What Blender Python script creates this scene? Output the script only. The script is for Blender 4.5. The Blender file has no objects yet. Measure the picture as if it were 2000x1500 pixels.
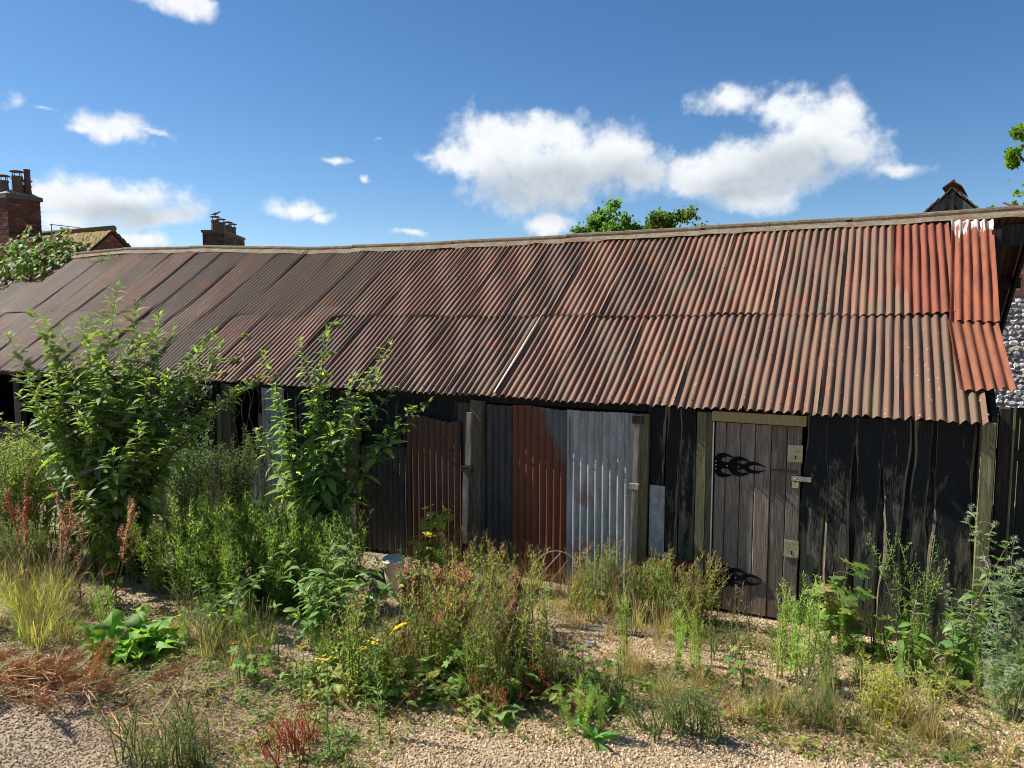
import bpy, math, random
import numpy as np
from mathutils import Vector, Matrix, Euler
R = math.radians
sc = bpy.context.scene
col = sc.collection
random.seed(7)
RNG = np.random.default_rng(11)

# ------------------------------------------------------------------ camera
cam = bpy.data.cameras.new('camera'); camo = bpy.data.objects.new('camera', cam); col.objects.link(camo)
cam.sensor_width = 36; cam.lens = 26.0; cam.clip_start = 0.05; cam.clip_end = 3000
camo.location = (0, 0, 2.70); camo.rotation_euler = (R(90 - 5.223), 0, R(26.176))
sc.camera = camo
# ------------------------------------------------------------------ exposure
sc.view_settings.view_transform = 'Standard'; sc.view_settings.look = 'None'
sc.view_settings.exposure = 1.0; sc.view_settings.gamma = 1.0
sc.view_settings.use_curve_mapping = False
sc.cycles.filter_width = 1.0; sc.cycles.max_bounces = 5; sc.cycles.diffuse_bounces = 3; sc.cycles.transmission_bounces = 4
# ------------------------------------------------------------------ sun
SUN_EL, SUN_AZ = R(45), R(6.5)      # comes from the left, a little in front of the shed's face
sun_dir = Vector((-math.cos(SUN_EL) * math.cos(SUN_AZ), -math.cos(SUN_EL) * math.sin(SUN_AZ), math.sin(SUN_EL)))
sl = bpy.data.lights.new('sun', 'SUN'); sl.energy = 5.0; sl.angle = R(0.53); sl.color = (1.0, 0.95, 0.86)
so = bpy.data.objects.new('sun', sl); col.objects.link(so)
so.rotation_euler = sun_dir.to_track_quat('Z', 'Y').to_euler(); so.location = (-20, -5, 30)

# ------------------------------------------------------------------ node helpers
def N(nt, t, ins=None, **props):
    n = nt.nodes.new(t)
    for k, v in props.items(): setattr(n, k, v)
    for k, v in (ins or {}).items():
        s = n.inputs[k]
        if isinstance(v, bpy.types.NodeSocket): nt.links.new(v, s)
        else: s.default_value = v
    return n
def c4(c): return tuple(c) + (1.0,) if len(c) == 3 else tuple(c)
def mixc(nt, fac, a, b, blend='MIX'):
    n = nt.nodes.new('ShaderNodeMix'); n.data_type = 'RGBA'; n.blend_type = blend
    for i, v in ((0, fac), (6, a), (7, b)):
        if isinstance(v, bpy.types.NodeSocket): nt.links.new(v, n.inputs[i])
        else: n.inputs[i].default_value = v if i == 0 else c4(v)
    return n.outputs[2]
def math_(nt, op, a, b=0.5, c=None, clamp=False):
    n = nt.nodes.new('ShaderNodeMath'); n.operation = op; n.use_clamp = clamp
    for i, v in enumerate((a, b) if c is None else (a, b, c)):
        if isinstance(v, bpy.types.NodeSocket): nt.links.new(v, n.inputs[i])
        else: n.inputs[i].default_value = v
    return n.outputs[0]
def vmath(nt, op, a, b):
    n = nt.nodes.new('ShaderNodeVectorMath'); n.operation = op
    for i, v in enumerate((a, b)):
        if v is None: continue
        if isinstance(v, bpy.types.NodeSocket): nt.links.new(v, n.inputs[i])
        else: n.inputs[i].default_value = v
    return n.outputs['Value' if op in ('LENGTH', 'DOT_PRODUCT') else 'Vector']
def noise(nt, v, scale, detail=4, rough=0.55, dist=0.0):
    return N(nt, 'ShaderNodeTexNoise', {'Vector': v, 'Scale': scale, 'Detail': detail, 'Roughness': rough, 'Distortion': dist}).outputs['Fac']
def smooth(nt, v, lo, hi):
    return N(nt, 'ShaderNodeMapRange', {'Value': v, 'From Min': lo, 'From Max': hi}, interpolation_type='SMOOTHSTEP').outputs['Result']

# ------------------------------------------------------------------ world: Nishita sky + cumulus
w = bpy.data.worlds.new('World'); sc.world = w; w.use_nodes = True
nt = w.node_tree; nt.nodes.clear()
sky = N(nt, 'ShaderNodeTexSky', sky_type='NISHITA', sun_disc=False, sun_elevation=SUN_EL,
        sun_rotation=math.atan2(sun_dir.x, sun_dir.y), altitude=50, air_density=0.8, dust_density=0.2, ozone_density=2.5)
dirv = N(nt, 'ShaderNodeTexCoord').outputs['Generated']
sep = N(nt, 'ShaderNodeSeparateXYZ', {'Vector': dirv})
az = math_(nt, 'ARCTAN2', sep.outputs['X'], sep.outputs['Y'])
el = math_(nt, 'ARCSINE', sep.outputs['Z'])
# azimuth, elevation, half width, half height, strength of every puff
PUFFS = [(-0.406, 0.192, 0.111, 0.051, 1.0), (-0.484, 0.217, 0.0573, 0.0377, 1.0), (-0.524, 0.204, 0.0471, 0.0221, 1.0), (-0.336, 0.203, 0.0599, 0.0378, 1.0), (-0.403, 0.234, 0.0638, 0.0261, 1.0), (-0.296, 0.18, 0.0363, 0.0222, 0.9), (-0.566, 0.203, 0.0301, 0.0095, 0.5), (-0.382, 0.160, 0.0608, 0.0182, 0.7), (-0.175, 0.268, 0.050, 0.0195, 1.0), (-0.114, 0.251, 0.0477, 0.0243, 1.0), (-0.061, 0.227, 0.0459, 0.0334, 1.0), (-0.035, 0.199, 0.0365, 0.0302, 1.0), (-0.095, 0.192, 0.065, 0.0406, 1.0), (-0.161, 0.184, 0.0619, 0.0337, 1.0), (-0.211, 0.177, 0.0446, 0.03, 1.0), (-0.141, 0.144, 0.0583, 0.0224, 0.8), (0.013, 0.172, 0.0296, 0.0069, 0.5), (-0.942, 0.133, 0.0665, 0.0262, 1.0), (-0.996, 0.132, 0.0376, 0.017, 1.0), (-0.896, 0.118, 0.0418, 0.0132, 0.8), (-0.92, 0.089, 0.0383, 0.0108, 0.8), (-1.002, 0.109, 0.0249, 0.0114, 0.7), (-0.938, 0.216, 0.0318, 0.0134, 0.9), (-0.97, 0.208, 0.0174, 0.0077, 0.6), (-0.903, 0.215, 0.0219, 0.0057, 0.6), (-1.029, 0.231, 0.0162, 0.0115, 0.6), (-1.004, 0.228, 0.0167, 0.0037, 0.4), (-0.862, 0.354, 0.0325, 0.0114, 0.9), (-0.689, 0.199, 0.0243, 0.0068, 0.5), (-0.735, 0.136, 0.0346, 0.0126, 0.7), (-0.704, 0.126, 0.0179, 0.009, 0.6), (-0.409, 0.12, 0.0422, 0.0172, 0.8), (-0.652, 0.172, 0.0105, 0.0065, 0.55), (-0.60, 0.109, 0.05, 0.010, 0.42), (-0.63, 0.225, 0.03, 0.012, 0.30)]
def puff_field(azel, puffs):
    cur = None
    for a, e, ra, rb, s in puffs:
        if ra < 0.036 and s < 0.95: ra, rb, s = ra * 1.35, rb * 1.4, s * 1.1
        ka, kb = 0.74 / ra, 0.74 / rb
        q = N(nt, 'ShaderNodeVectorMath', {0: azel, 1: (ka, kb, 0), 2: (-a * ka, -e * kb, 0)}, operation='MULTIPLY_ADD').outputs[0]
        f = math_(nt, 'SUBTRACT', 0.1 + 0.9 * s, vmath(nt, 'LENGTH', q, None))
        cur = f if cur is None else math_(nt, 'SMOOTH_MAX' if ra > 0.03 else 'MAXIMUM', cur, f, 0.25)
    return cur
n1 = noise(nt, dirv, 13, 5, 0.62, 0.0); n2 = noise(nt, dirv, 42, 6, 0.62, 0.0)
warp = N(nt, 'ShaderNodeTexNoise', {'Vector': dirv, 'Scale': 22.0, 'Detail': 3.0}).outputs['Color']
azel0 = N(nt, 'ShaderNodeCombineXYZ', {'X': az, 'Y': el}).outputs[0]
azel = vmath(nt, 'ADD', azel0, vmath(nt, 'MULTIPLY', vmath(nt, 'SUBTRACT', warp, (0.5, 0.5, 0.5)), (0.045, 0.03, 0)))
F0 = puff_field(azel, PUFFS)
# the same kind of scattered fair-weather cloud over the rest of the sky
gen = math_(nt, 'MULTIPLY_ADD', noise(nt, vmath(nt, 'MULTIPLY', dirv, (1, 1, 2.2)), 3.1, 3, 0.5), 6.0, -4.1)
qf = vmath(nt, 'MULTIPLY', vmath(nt, 'SUBTRACT', azel0, (-0.46, 0.16, 0)), (1 / 0.78, 1 / 0.5, 0))
gen = math_(nt, 'SUBTRACT', gen, math_(nt, 'MULTIPLY', smooth(nt, vmath(nt, 'LENGTH', qf, None), 1.25, 0.95), 4.0))
FF = math_(nt, 'MAXIMUM', F0, gen)
nz = math_(nt, 'ADD', math_(nt, 'MULTIPLY_ADD', n1, 1.5, -0.78), math_(nt, 'MULTIPLY_ADD', n2, 0.6, -0.30))
dens_raw = math_(nt, 'ADD', FF, nz)
dens = smooth(nt, dens_raw, -0.02, 0.60)
dens = math_(nt, 'MULTIPLY', dens, smooth(nt, el, 0.0, 0.05))
# greyer bases of the big clouds
BASES = [(-0.40, 0.168, 0.13, 0.040, 1.0), (-0.32, 0.176, 0.07, 0.026, 0.9), (-0.09, 0.180, 0.085, 0.034, 1.0), (-0.16, 0.160, 0.08, 0.030, 0.9), (-0.93, 0.120, 0.075, 0.018, 0.9)]
under = smooth(nt, math_(nt, 'ADD', puff_field(azel, BASES), math_(nt, 'MULTIPLY', nz, 0.55)), -0.05, 0.75)
under = math_(nt, 'ADD', math_(nt, 'MULTIPLY', under, 0.8), math_(nt, 'MULTIPLY_ADD', n2, -0.6, 0.38), clamp=True)
ccol = mixc(nt, math_(nt, 'MULTIPLY', under, 0.9), (0.76, 0.785, 0.81), (0.37, 0.42, 0.48))
hsv = N(nt, 'ShaderNodeHueSaturation', {'Color': sky.outputs[0], 'Saturation': 1.22, 'Value': 1.0})
bg1 = N(nt, 'ShaderNodeBackground', {'Color': hsv.outputs[0], 'Strength': 0.064})
bg2 = N(nt, 'ShaderNodeBackground', {'Color': ccol, 'Strength': 0.64})
ms = N(nt, 'ShaderNodeMixShader', {0: dens, 1: bg1.outputs[0], 2: bg2.outputs[0]})
N(nt, 'ShaderNodeOutputWorld', {'Surface': ms.outputs[0]})

# ------------------------------------------------------------------ materials
MATS = {}
def material(name):
    m = bpy.data.materials.new(name); m.use_nodes = True
    m.node_tree.nodes.clear(); MATS[name] = m
    return m, m.node_tree
def finish(nt, colr, rough=0.8, metal=0.0, bump=None, bstr=0.4, bdist=0.01, spec=0.5, trans=None):
    b = N(nt, 'ShaderNodeBsdfPrincipled', {'Roughness': rough, 'Metallic': metal, 'Specular IOR Level': spec})
    if isinstance(colr, bpy.types.NodeSocket): nt.links.new(colr, b.inputs['Base Color'])
    else: b.inputs['Base Color'].default_value = c4(colr)
    if bump is not None:
        bn = N(nt, 'ShaderNodeBump', {'Height': bump, 'Strength': bstr, 'Distance': bdist})
        nt.links.new(bn.outputs[0], b.inputs['Normal'])
    out = b.outputs[0]
    if trans:
        t = N(nt, 'ShaderNodeBsdfTranslucent', {'Color': trans[1]})
        out = N(nt, 'ShaderNodeMixShader', {0: trans[0], 1: out, 2: t.outputs[0]}).outputs[0]
    N(nt, 'ShaderNodeOutputMaterial', {'Surface': out})
def ocoord(nt, seed=True):
    tc = N(nt, 'ShaderNodeTexCoord').outputs['Object']
    if not seed: return tc, None
    oi = N(nt, 'ShaderNodeObjectInfo')
    off = vmath(nt, 'MULTIPLY', oi.outputs['Random'], (37.0, 53.0, 17.0))
    return vmath(nt, 'ADD', tc, off), oi
def scl(nt, v, s): return vmath(nt, 'MULTIPLY', v, s)
def wood(name, base, dark, light=None, rough=0.85, spec=0.25, fine=120, wear=None, paint=None, tint=False):
    m, nt = material(name); v, oi = ocoord(nt)
    g = noise(nt, scl(nt, v, (1, 1, 0.045)), fine, 5, 0.6, 0.4)
    g2 = noise(nt, scl(nt, v, (1, 1, 0.12)), 22, 4, 0.6, 0.6)
    c = mixc(nt, smooth(nt, g, 0.32, 0.7), dark, base)
    if light: c = mixc(nt, math_(nt, 'MULTIPLY', smooth(nt, g2, 0.5, 0.72), 0.7), c, light)
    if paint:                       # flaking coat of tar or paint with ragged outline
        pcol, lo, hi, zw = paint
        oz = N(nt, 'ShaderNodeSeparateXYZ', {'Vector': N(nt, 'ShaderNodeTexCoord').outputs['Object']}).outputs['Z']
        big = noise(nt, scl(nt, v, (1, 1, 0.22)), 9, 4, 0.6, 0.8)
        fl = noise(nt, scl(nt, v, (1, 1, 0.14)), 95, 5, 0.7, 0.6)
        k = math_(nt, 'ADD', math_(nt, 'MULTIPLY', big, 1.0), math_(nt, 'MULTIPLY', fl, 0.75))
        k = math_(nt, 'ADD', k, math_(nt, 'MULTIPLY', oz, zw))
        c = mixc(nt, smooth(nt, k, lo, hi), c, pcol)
    hs = N(nt, 'ShaderNodeHueSaturation', {'Color': c, 'Value': math_(nt, 'MULTIPLY_ADD', oi.outputs['Random'], 0.45, 0.78)})
    finish(nt, hs.outputs[0], rough, 0, math_(nt, 'ADD', g, g2), 0.5, 0.006, spec)
    return m
def rusty(name, sat=1.0):
    # corrugated iron; the object's own colour is the sheet's tint
    m, nt = material(name); v, oi = ocoord(nt)
    st = noise(nt, scl(nt, v, (9, 0.5, 3)), 1.6, 5, 0.6, 0.3)
    pat = noise(nt, v, 3.2, 5, 0.65, 0.5)
    fine = noise(nt, v, 90, 4, 0.6)
    base = oi.outputs['Color']
    c = mixc(nt, math_(nt, 'MULTIPLY', smooth(nt, st, 0.42, 0.7), 0.55), base, (0.085, 0.062, 0.048))
    c = mixc(nt, math_(nt, 'MULTIPLY', smooth(nt, pat, 0.53, 0.70), 0.75), c, (0.23, 0.075, 0.034))
    c = mixc(nt, math_(nt, 'MULTIPLY', smooth(nt, noise(nt, scl(nt, v, (3, 0.7, 1)), 2.6, 4), 0.5, 0.68), 0.6), c, (0.11, 0.095, 0.05))
    c = mixc(nt, math_(nt, 'MULTIPLY', smooth(nt, noise(nt, scl(nt, v, (14, 5, 9)), 2.4, 4, 0.6), 0.62, 0.70), 0.6), c, (0.34, 0.14, 0.055))
    c = mixc(nt, math_(nt, 'MULTIPLY', smooth(nt, fine, 0.45, 0.75), 0.35), c, (0.06, 0.035, 0.028))
    sp = N(nt, 'ShaderNodeTexVoronoi', {'Vector': v, 'Scale': 16.0, 'Randomness': 1.0})
    spot = math_(nt, 'MULTIPLY', smooth(nt, sp.outputs['Distance'], 0.16, 0.08),
                 smooth(nt, noise(nt, v, 6, 3), 0.55, 0.6))
    c = mixc(nt, math_(nt, 'MULTIPLY', spot, 0.75), c, (0.46, 0.40, 0.30))
    finish(nt, c, 0.55, 0.0, math_(nt, 'ADD', fine, pat), 0.3, 0.003, 0.26)
    return m
rusty('rust_roof')
def rust_red(name, paintwhite=False):
    m, nt = material(name); v, oi = ocoord(nt)
    n_ = noise(nt, scl(nt, v, (6, 1, 3)), 3, 5, 0.6, 0.3); f = noise(nt, v, 60, 4, 0.6)
    c = mixc(nt, smooth(nt, n_, 0.35, 0.75), oi.outputs['Color'], (0.13, 0.04, 0.022))
    c = mixc(nt, math_(nt, 'MULTIPLY', smooth(nt, noise(nt, scl(nt, v, (26, 0.4, 1)), 1, 4), 0.5, 0.7), 0.5), c, (0.16, 0.09, 0.045))
    c = mixc(nt, math_(nt, 'MULTIPLY', smooth(nt, f, 0.5, 0.7), 0.45), c, (0.12, 0.05, 0.03))
    if paintwhite:
        oy = N(nt, 'ShaderNodeSeparateXYZ', {'Vector': N(nt, 'ShaderNodeTexCoord').outputs['Object']}).outputs['Y']
        k = math_(nt, 'ADD', oy, math_(nt, 'MULTIPLY', noise(nt, scl(nt, v, (14, 1.3, 3)), 2.2, 5, 0.65, 0.5), 1.6))
        c = mixc(nt, smooth(nt, k, 2.52, 2.60), c, (0.50, 0.47, 0.41))
    finish(nt, c, 0.75, 0.0, math_(nt, 'ADD', f, n_), 0.25, 0.004, 0.25)
    return m
rust_red('rust_red'); rust_red('rust_red_limewash', True)
def sheet_wall(name, mode):
    m, nt = material(name); v, oi = ocoord(nt)
    oc = N(nt, 'ShaderNodeSeparateXYZ', {'Vector': N(nt, 'ShaderNodeTexCoord').outputs['Object']})
    n_ = noise(nt, scl(nt, v, (5, 0.7, 3)), 3.5, 5, 0.65, 0.4); f = noise(nt, v, 45, 5, 0.65)
    p = noise(nt, v, 2.3, 5, 0.6, 0.4)
    metal = 0.0
    if mode == 'galv':
        c = mixc(nt, smooth(nt, n_, 0.3, 0.75), (0.36, 0.375, 0.38), (0.19, 0.20, 0.205))
        c = mixc(nt, math_(nt, 'MULTIPLY', smooth(nt, f, 0.5, 0.7), 0.5), c, (0.50, 0.515, 0.52))
        c = mixc(nt, math_(nt, 'MULTIPLY', smooth(nt, p, 0.6, 0.72), 0.7), c, (0.18, 0.08, 0.045))
        metal = 0.25
    elif mode == 'dark':
        c = mixc(nt, smooth(nt, n_, 0.35, 0.7), (0.018, 0.02, 0.024), (0.055, 0.05, 0.05))
        c = mixc(nt, math_(nt, 'MULTIPLY', smooth(nt, p, 0.55, 0.7), 0.5), c, (0.09, 0.04, 0.025))
    elif mode == 'rust':
        c = mixc(nt, smooth(nt, n_, 0.3, 0.7), (0.095, 0.038, 0.024), (0.05, 0.023, 0.017))
        c = mixc(nt, math_(nt, 'MULTIPLY', smooth(nt, f, 0.5, 0.72), 0.4), c, (0.22, 0.09, 0.04))
    else:   # half rusted: grey paint survives in the upper right
        k = math_(nt, 'ADD', math_(nt, 'MULTIPLY', oc.outputs['X'], 1.1), math_(nt, 'MULTIPLY', oc.outputs['Y'], 0.62))
        k = math_(nt, 'ADD', k, math_(nt, 'MULTIPLY', n_, 0.5))
        r_ = mixc(nt, smooth(nt, f, 0.3, 0.7), (0.17, 0.042, 0.02), (0.10, 0.028, 0.016))
        g_ = mixc(nt, n_, (0.05, 0.055, 0.06), (0.16, 0.165, 0.17))
        c = mixc(nt, smooth(nt, k, 1.56, 1.72), r_, g_)
    finish(nt, c, 0.55, metal, math_(nt, 'ADD', f, p), 0.2, 0.004, 0.45)
for nm in ('galv', 'dark', 'rust', 'half'): sheet_wall('wall_' + nm, nm)
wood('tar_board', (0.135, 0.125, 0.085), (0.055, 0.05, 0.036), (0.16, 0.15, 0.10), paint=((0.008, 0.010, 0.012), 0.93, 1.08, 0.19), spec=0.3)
wood('bare_edge', (0.24, 0.19, 0.13), (0.09, 0.07, 0.05))
wood('door_wood', (0.235, 0.185, 0.145), (0.115, 0.088, 0.07), (0.33, 0.29, 0.25), spec=0.3)
wood('post_grey', (0.30, 0.26, 0.20), (0.12, 0.10, 0.075), (0.36, 0.32, 0.25))
wood('post_green', (0.19, 0.17, 0.085), (0.085, 0.078, 0.04), (0.24, 0.22, 0.12))
wood('post_brown', (0.15, 0.125, 0.09), (0.06, 0.05, 0.037), (0.22, 0.19, 0.14))
wood('lintel_wood', (0.42, 0.33, 0.16), (0.28, 0.21, 0.09))
wood('dark_wood', (0.035, 0.03, 0.026), (0.014, 0.012, 0.011), (0.06, 0.05, 0.04))
wood('gate_wood', (0.035, 0.045, 0.032), (0.016, 0.02, 0.015), (0.05, 0.06, 0.04))
wood('grey_board', (0.13, 0.13, 0.12), (0.05, 0.05, 0.048))
def plainmat(name, c, rough=0.6, metal=0.0, var=0.25, scale=30, spec=0.5):
    m, nt = material(name); v, oi = ocoord(nt)
    n_ = noise(nt, v, scale, 5, 0.6)
    dk = tuple(x * (1 - var) for x in c); lt = tuple(min(1, x * (1 + var)) for x in c)
    finish(nt, mixc(nt, smooth(nt, n_, 0.3, 0.7), dk, lt), rough, metal, n_, 0.15, 0.004, spec)
plainmat('brass', (0.40, 0.345, 0.21), 0.5, 0.35); plainmat('steel', (0.42, 0.40, 0.36), 0.4, 0.7)
plainmat('black_iron', (0.006, 0.006, 0.007), 0.85, spec=0.1); plainmat('white_strip', (0.7, 0.7, 0.68), 0.6, var=0.1)
plainmat('white_plastic', (0.76, 0.66, 0.48), 0.9, spec=0.15, var=0.15, scale=14); plainmat('pot_clay', (0.12, 0.075, 0.055), 0.85)
plainmat('lead', (0.10, 0.105, 0.115), 0.6); plainmat('mortar', (0.30, 0.26, 0.21), 0.95); plainmat('mortar_dark', (0.10, 0.085, 0.07), 0.95)
plainmat('nail_head', (0.16, 0.13, 0.11), 0.7); plainmat('rust_dark', (0.10, 0.04, 0.025), 0.8); plainmat('aluminium', (0.35, 0.36, 0.38), 0.4, 0.6); plainmat('feather', (0.10, 0.10, 0.11), 0.8)
plainmat('bark', (0.09, 0.07, 0.05), 0.9, var=0.4); plainmat('slate_scrap', (0.22, 0.21, 0.20), 0.8); plainmat('galv_lip', (0.42, 0.38, 0.33), 0.6, 0.1)
# ridge capping: iron under grey-ochre lichen
m, nt = material('capping'); v, oi = ocoord(nt)
a = noise(nt, v, 9, 6, 0.7, 0.4); b = noise(nt, v, 38, 5, 0.7); d = noise(nt, scl(nt, v, (0.7, 3, 3)), 4, 4)
c = mixc(nt, smooth(nt, a, 0.4, 0.62), (0.135, 0.10, 0.062), (0.19, 0.168, 0.12))
c = mixc(nt, math_(nt, 'MULTIPLY', smooth(nt, b, 0.52, 0.7), 0.6), c, (0.29, 0.275, 0.215))
c = mixc(nt, math_(nt, 'MULTIPLY', smooth(nt, d, 0.5, 0.68), 0.75), c, (0.16, 0.07, 0.04))
finish(nt, c, 0.9, 0, math_(nt, 'ADD', a, b), 0.5, 0.006, 0.2)
# materials coloured by a per-vertex tint (bricks, stones, leaves)
def tinted(name, rough, spec, trans=0.0, var=0.25, scale=40, bstr=0.3):
    m, nt = material(name)
    at = N(nt, 'ShaderNodeAttribute', attribute_name='tint').outputs['Color']
    v, oi = ocoord(nt)
    n_ = noise(nt, v, scale, 4, 0.6)
    val = math_(nt, 'ADD', math_(nt, 'MULTIPLY_ADD', oi.outputs['Random'], var * 1.2, 1 - var * 0.9), math_(nt, 'MULTIPLY_ADD', n_, 0.5, -0.25))
    hs = N(nt, 'ShaderNodeHueSaturation', {'Color': at, 'Value': val, 'Hue': math_(nt, 'MULTIPLY_ADD', oi.outputs['Random'], 0.03, 0.485)})
    tr = None
    if trans:
        tr = (trans, mixc(nt, 1.0, hs.outputs[0], (2.2, 2.0, 0.8), 'MULTIPLY'))
    finish(nt, hs.outputs[0], rough, 0, n_, bstr, 0.004, spec, tr)
    return m
tinted('leaf', 0.58, 0.28, 0.46); tinted('stalk', 0.75, 0.25, 0.0); tinted('masonry', 0.92, 0.15, 0.0, scale=25, bstr=0.6)
tinted('flint_stone', 0.35, 0.5, 0.0, var=0.5, scale=30, bstr=0.5)
# soil
m, nt = material('soil'); g = N(nt, 'ShaderNodeNewGeometry').outputs['Position']
a = noise(nt, g, 1.3, 6, 0.6); b = noise(nt, g, 60, 5, 0.7); gx = N(nt, 'ShaderNodeSeparateXYZ', {'Vector': g}).outputs['X']
c = mixc(nt, smooth(nt, a, 0.4, 0.65), (0.30, 0.215, 0.13), (0.20, 0.145, 0.09))
c = mixc(nt, smooth(nt, math_(nt, 'ADD', gx, math_(nt, 'MULTIPLY', a, 2.0)), -2.0, -3.4), c, (0.24, 0.19, 0.13))
c = mixc(nt, math_(nt, 'MULTIPLY', smooth(nt, b, 0.4, 0.7), 0.6), c, (0.40, 0.31, 0.20))
finish(nt, c, 0.95, 0, b, 0.45, 0.008, 0.1)
m, nt = material('pebble'); oi = N(nt, 'ShaderNodeObjectInfo'); g = oi.outputs['Location']
a = noise(nt, g, 1.1, 3); gx = N(nt, 'ShaderNodeSeparateXYZ', {'Vector': g}).outputs['X']
rmp = N(nt, 'ShaderNodeValToRGB', {'Fac': oi.outputs['Random']}); e = rmp.color_ramp.elements
e[0].color = (0.22, 0.15, 0.09, 1); e[1].color = (0.66, 0.56, 0.42, 1)
x = e.new(0.35); x.color = (0.44, 0.33, 0.21, 1); x = e.new(0.7); x.color = (0.52, 0.39, 0.24, 1)
c = mixc(nt, math_(nt, 'MULTIPLY', smooth(nt, math_(nt, 'ADD', gx, math_(nt, 'MULTIPLY', a, 1.5)), -2.2, -3.2), 0.45), rmp.outputs[0], (0.36, 0.295, 0.22))
finish(nt, c, 0.85, 0, None, spec=0.2)

# ------------------------------------------------------------------ mesh helpers
def unit(v):
    v = np.asarray(v, float); return v / (np.linalg.norm(v) + 1e-12)
class MB:
    def __init__(s): s.v = []; s.f = []; s.m = []; s.c = []; s.n = 0
    def add(s, V, F, c=(1, 1, 1), mat=0):
        V = np.asarray(V, float)
        s.v.append(V); n = s.n
        s.f += [tuple(i + n for i in f) for f in F]; s.m += [mat] * len(F)
        cc = np.asarray(c, float)
        s.c.append(np.tile(cc, (len(V), 1)) if cc.ndim == 1 else cc); s.n += len(V)
    def box(s, lo, hi, c=(1, 1, 1), mat=0, jit=0):
        x0, y0, z0 = lo; x1, y1, z1 = hi
        V = np.array([(x0, y0, z0), (x1, y0, z0), (x1, y1, z0), (x0, y1, z0), (x0, y0, z1), (x1, y0, z1), (x1, y1, z1), (x0, y1, z1)], float)
        if jit: V += RNG.uniform(-jit, jit, V.shape)
        s.add(V, [(0, 3, 2, 1), (4, 5, 6, 7), (0, 1, 5, 4), (1, 2, 6, 5), (2, 3, 7, 6), (3, 0, 4, 7)], c, mat)
    def obox(s, o, u, v, w, c=(1, 1, 1), mat=0):   # oriented box: corner o, edges u v w
        o, u, v, w = (np.asarray(a, float) for a in (o, u, v, w))
        V = [o, o + u, o + u + v, o + v, o + w, o + u + w, o + u + v + w, o + v + w]
        s.add(V, [(0, 3, 2, 1), (4, 5, 6, 7), (0, 1, 5, 4), (1, 2, 6, 5), (2, 3, 7, 6), (3, 0, 4, 7)], c, mat)
    def tube(s, pts, rad, k=5, c=(1, 1, 1), mat=0, cap=True):
        pts = np.asarray(pts, float); n = len(pts)
        rad = np.broadcast_to(np.asarray(rad, float), (n,))
        t = np.gradient(pts, axis=0); t /= (np.linalg.norm(t, axis=1, keepdims=True) + 1e-12)
        ref = np.array([0.31, 0.95, 0.05]) if abs(t[0][2]) > 0.8 else np.array([0, 0, 1.0])
        a = np.cross(t, ref); a /= (np.linalg.norm(a, axis=1, keepdims=True) + 1e-12); b = np.cross(t, a)
        ang = np.arange(k) * 2 * math.pi / k
        V = (pts[:, None, :] + rad[:, None, None] * (np.cos(ang)[None, :, None] * a[:, None, :] + np.sin(ang)[None, :, None] * b[:, None, :])).reshape(-1, 3)
        F = [(i * k + j, i * k + (j + 1) % k, (i + 1) * k + (j + 1) % k, (i + 1) * k + j) for i in range(n - 1) for j in range(k)]
        if cap: F += [tuple(range(k))[::-1], tuple((n - 1) * k + j for j in range(k))]
        s.add(V, F, c, mat)
    def mesh(s, name, mats, smooth=False):
        me = bpy.data.meshes.new(name)
        V = np.concatenate(s.v) if s.v else np.zeros((0, 3))
        me.from_pydata(V.tolist(), [], s.f)
        for m in (mats if isinstance(mats, (list, tuple)) else [mats]): me.materials.append(MATS[m])
        if any(s.m): me.polygons.foreach_set('material_index', np.array(s.m, np.int32))
        a = me.attributes.new('tint', 'FLOAT_COLOR', 'POINT')
        C_ = np.concatenate(s.c) if s.c else np.zeros((0, 3))
        a.data.foreach_set('color', np.concatenate([C_, np.ones((len(C_), 1))], 1).astype(np.float32).ravel())
        if smooth: me.polygons.foreach_set('use_smooth', np.ones(len(s.f), bool))
        me.update()
        return me
    def build(s, name, mats, parent=None, loc=None, smooth=False):
        return link(name, s.mesh(name, mats, smooth), parent, loc)
def link(name, me, parent=None, loc=None, mat=None, color=None):
    o = bpy.data.objects.new(name, me); col.objects.link(o)
    if parent is not None: o.parent = parent
    if loc is not None: o.location = loc
    if mat is not None: o.matrix_basis = mat
    if color is not None: o.color = c4(color)
    return o
def tag(o, label=None, cat=None, group=None, kind=None):
    if label: o['label'] = label
    if cat: o['category'] = cat
    if group: o['group'] = group
    if kind: o['kind'] = kind
    return o
def thing(name, label, cat, loc=(0, 0, 0), group=None):
    o = bpy.data.objects.new(name, None); col.objects.link(o); o.location = loc; o.empty_display_size = 0.2
    return tag(o, label, cat, group)
def frame3(u, v, w, o):
    M = Matrix.Identity(4)
    for i in range(3):
        M[i][0] = u[i]; M[i][1] = v[i]; M[i][2] = w[i]; M[i][3] = o[i]
    return M
def bumpz(x, y): return 0.02 * np.sin(1.3 * x + 0.7 * y) + 0.015 * np.sin(2.9 * x - 1.7 * y + 1) + 0.008 * np.sin(6.1 * x + 4.3 * y)
def zg(x, y):
    t = np.clip((6.6 - y) / 0.5, 0, 1)
    return 0.05 * np.clip(6.6 - y, 0, 7) + bumpz(x, y) * t

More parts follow.
